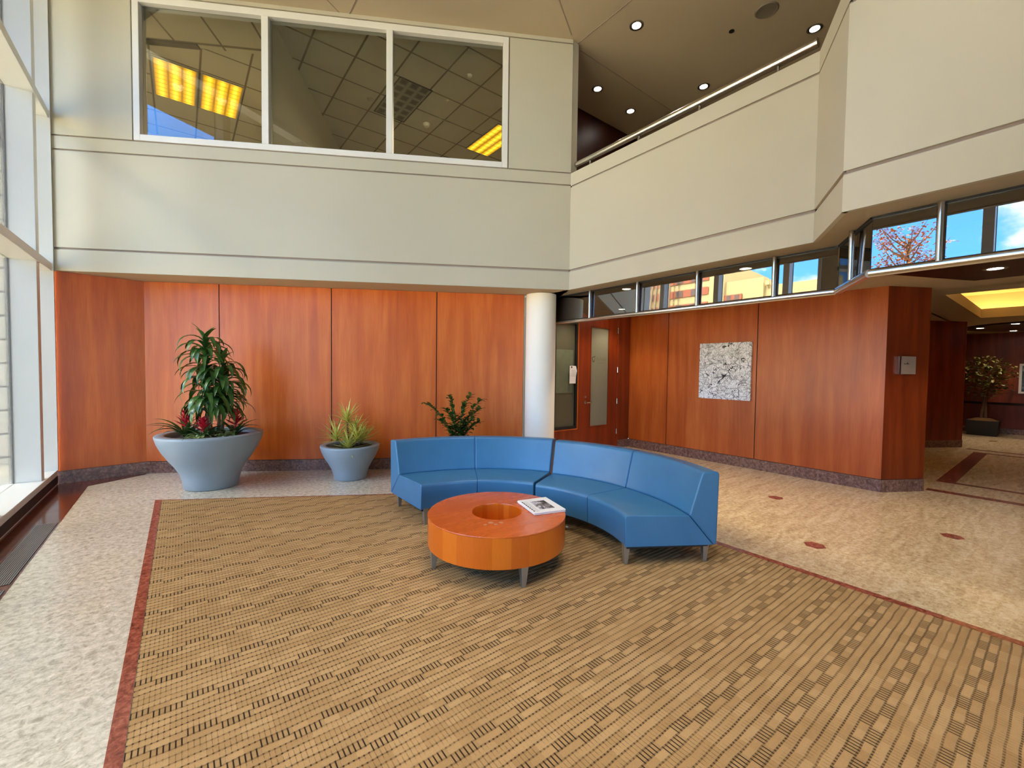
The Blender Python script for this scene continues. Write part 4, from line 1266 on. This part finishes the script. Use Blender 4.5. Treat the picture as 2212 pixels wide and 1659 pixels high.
# ------------------------------------------------------------------ world and lights
w = bpy.data.worlds.new('sky'); SC.world = w; w.use_nodes = True
nt_ = w.node_tree; bg = nt_.nodes['Background']
tc = nt_.nodes.new('ShaderNodeTexCoord')
def wn(kind, **p):
    q = nt_.nodes.new(kind)
    for k, v in p.items(): setattr(q, k, v)
    return q
sx = wn('ShaderNodeSeparateXYZ'); nt_.links.new(tc.outputs['Generated'], sx.inputs[0])
grad = wn('ShaderNodeValToRGB'); nt_.links.new(sx.outputs[2], grad.inputs[0])
e = grad.color_ramp.elements
e[0].position = 0.0; e[0].color = (0.42, 0.66, 0.92, 1)
e[1].position = 0.45; e[1].color = (0.05, 0.20, 0.66, 1)
k_ = e.new(0.2); k_.color = (0.10, 0.33, 0.84, 1)
nz = wn('ShaderNodeTexNoise'); nz.inputs['Scale'].default_value = 3.2; nz.inputs['Detail'].default_value = 7; nz.inputs['Roughness'].default_value = 0.55
mp = wn('ShaderNodeMapping'); mp.inputs['Scale'].default_value = (1, 1, 2.2); mp.inputs['Location'].default_value = CLOUD_LOC
nt_.links.new(tc.outputs['Generated'], mp.inputs[0]); nt_.links.new(mp.outputs[0], nz.inputs['Vector'])
hi = wn('ShaderNodeMapRange', interpolation_type='SMOOTHSTEP'); nt_.links.new(sx.outputs[2], hi.inputs[0]); hi.inputs[1].default_value = 0.50; hi.inputs[2].default_value = 0.68; hi.inputs[3].default_value = 0.0; hi.inputs[4].default_value = 0.4
ad = wn('ShaderNodeMath', operation='ADD'); nt_.links.new(nz.outputs['Fac'], ad.inputs[0]); nt_.links.new(hi.outputs[0], ad.inputs[1])
cm = wn('ShaderNodeMapRange', interpolation_type='SMOOTHSTEP')
def bump_at(prev, d0, r0, r1, amt):
    ds = wn('ShaderNodeVectorMath', operation='DISTANCE'); nt_.links.new(tc.outputs['Generated'], ds.inputs[0]); ds.inputs[1].default_value = d0
    mr = wn('ShaderNodeMapRange', interpolation_type='SMOOTHSTEP'); nt_.links.new(ds.outputs['Value'], mr.inputs[0]); mr.inputs[1].default_value = r0; mr.inputs[2].default_value = r1; mr.inputs[3].default_value = amt; mr.inputs[4].default_value = 0
    q = wn('ShaderNodeMath', operation='ADD'); nt_.links.new(prev, q.inputs[0]); nt_.links.new(mr.outputs[0], q.inputs[1]); return q.outputs[0]
nz2 = wn('ShaderNodeTexNoise'); nz2.inputs['Scale'].default_value = 16; nz2.inputs['Detail'].default_value = 6; nt_.links.new(tc.outputs['Generated'], nz2.inputs['Vector'])
a2 = wn('ShaderNodeMath', operation='MULTIPLY_ADD'); nt_.links.new(nz2.outputs['Fac'], a2.inputs[0]); a2.inputs[1].default_value = 0.5; nt_.links.new(ad.outputs[0], a2.inputs[2])
a3 = wn('ShaderNodeMath', operation='SUBTRACT'); nt_.links.new(a2.outputs[0], a3.inputs[0]); a3.inputs[1].default_value = 0.27
ccv = bump_at(a3.outputs[0], (-0.965, 0.045, 0.262), 0.02, 0.10, 0.12)
ccv = bump_at(ccv, (-0.94, 0.30, 0.185), 0.01, 0.06, 0.25)
nt_.links.new(ccv, cm.inputs[0]); cm.inputs[1].default_value = 0.50; cm.inputs[2].default_value = 0.66
mx = wn('ShaderNodeMix', data_type='RGBA'); nt_.links.new(cm.outputs[0], mx.inputs[0]); nt_.links.new(grad.outputs[0], mx.inputs[6]); cl = wn('ShaderNodeMapRange', interpolation_type='SMOOTHSTEP'); nt_.links.new(sx.outputs[2], cl.inputs[0]); cl.inputs[1].default_value = 0.33; cl.inputs[2].default_value = 0.75; cl.inputs[3].default_value = 0.62; cl.inputs[4].default_value = 3.4
cw = wn('ShaderNodeMix', data_type='RGBA', blend_type='MULTIPLY'); cw.inputs[0].default_value = 1.0; cw.inputs[6].default_value = (1.0, 0.95, 0.87, 1); nt_.links.new(cl.outputs[0], cw.inputs[7])
nt_.links.new(cw.outputs[2], mx.inputs[7])
nt_.links.new(mx.outputs[2], bg.inputs[0])
bg.inputs[1].default_value = SKY

sun = bpy.data.lights.new('sun', 'SUN'); sun.energy = SUN; sun.angle = R(0.6); sun.color = (1, 0.9, 0.72)
so = bpy.data.objects.new('sun', sun); COL.objects.link(so); so.location = (30, 20, 30)
so.rotation_euler = Vector((-0.80, -0.28, -0.56)).to_track_quat('-Z', 'Y').to_euler()
def portal(loc, direction, sx_, sy_):
    a = bpy.data.lights.new('window_portal', 'AREA'); a.shape = 'RECTANGLE'; a.size = sx_; a.size_y = sy_; a.cycles.is_portal = True
    o = bpy.data.objects.new('window_portal', a); COL.objects.link(o); o.location = loc
    o.rotation_euler = Vector(direction).to_track_quat('-Z', 'Z').to_euler()
portal((-1.66, 4.22, 3.35), (1, 0, 0), 7.85, 6.2)
portal((1.3, -7.2, 1.45), (0, 1, 0), 5.2, 2.8)
def spot(loc, watts, cone, col=(1, 0.82, 0.6)):
    ld = bpy.data.lights.new('troffer_or_added_beam', 'SPOT'); ld.energy = watts; ld.spot_size = R(cone); ld.spot_blend = 0.8; ld.shadow_soft_size = 0.08; ld.color = col
    lo = bpy.data.objects.new('troffer_or_added_beam', ld); COL.objects.link(lo); lo.location = loc

spot((5.27, 7.63, 6.39), 420, 170); spot((0.0, 9.5, 6.39), 170, 160); spot((0.62, 9.5, 6.39), 170, 160)
for q in ((1.2, 0.6), (2.9, 0.2), (0.2, -1.6), (3.0, -2.2), (2.2, 2.0)):
    spot((q[0], q[1], ZC - 0.03), 85, 76, (1, 0.95, 0.87))  # extra spots without fixtures, added out of view to brighten the near carpet
# ------------------------------------------------------------------ camera
cd = bpy.data.cameras.new('camera'); cam = bpy.data.objects.new('camera', cd); COL.objects.link(cam)
yaw, pitch, roll = R(37.55337), R(-1.92434), R(0.73039)
fw = Vector((math.sin(yaw) * math.cos(pitch), math.cos(yaw) * math.cos(pitch), math.sin(pitch)))
rt = Vector((math.cos(yaw), -math.sin(yaw), 0)); up = rt.cross(fw)
r_ = rt * math.cos(roll) + up * math.sin(roll); u_ = -rt * math.sin(roll) + up * math.cos(roll)
mt = Matrix((r_, u_, -fw)).transposed().to_4x4(); mt.translation = (0, 0, 1.6)
cam.matrix_world = mt
cd.sensor_fit = 'HORIZONTAL'; cd.sensor_width = 36; cd.lens = 929.3485 / 2212 * 36
cd.clip_start = 0.05; cd.clip_end = 500
SC.camera = cam
vs = SC.view_settings
vs.view_transform = 'Standard'; vs.look = 'None'; vs.gamma = 1; vs.exposure = EXPO; vs.use_curve_mapping = False
cy_ = SC.cycles
cy_.use_denoising = True
cy_.max_bounces = 10; cy_.diffuse_bounces = 5; cy_.glossy_bounces = 4; cy_.transmission_bounces = 6; cy_.transparent_max_bounces = 20
cy_.sample_clamp_indirect = 6.0; cy_.caustics_reflective = False; cy_.caustics_refractive = False
cy_.blur_glossy = 0.5
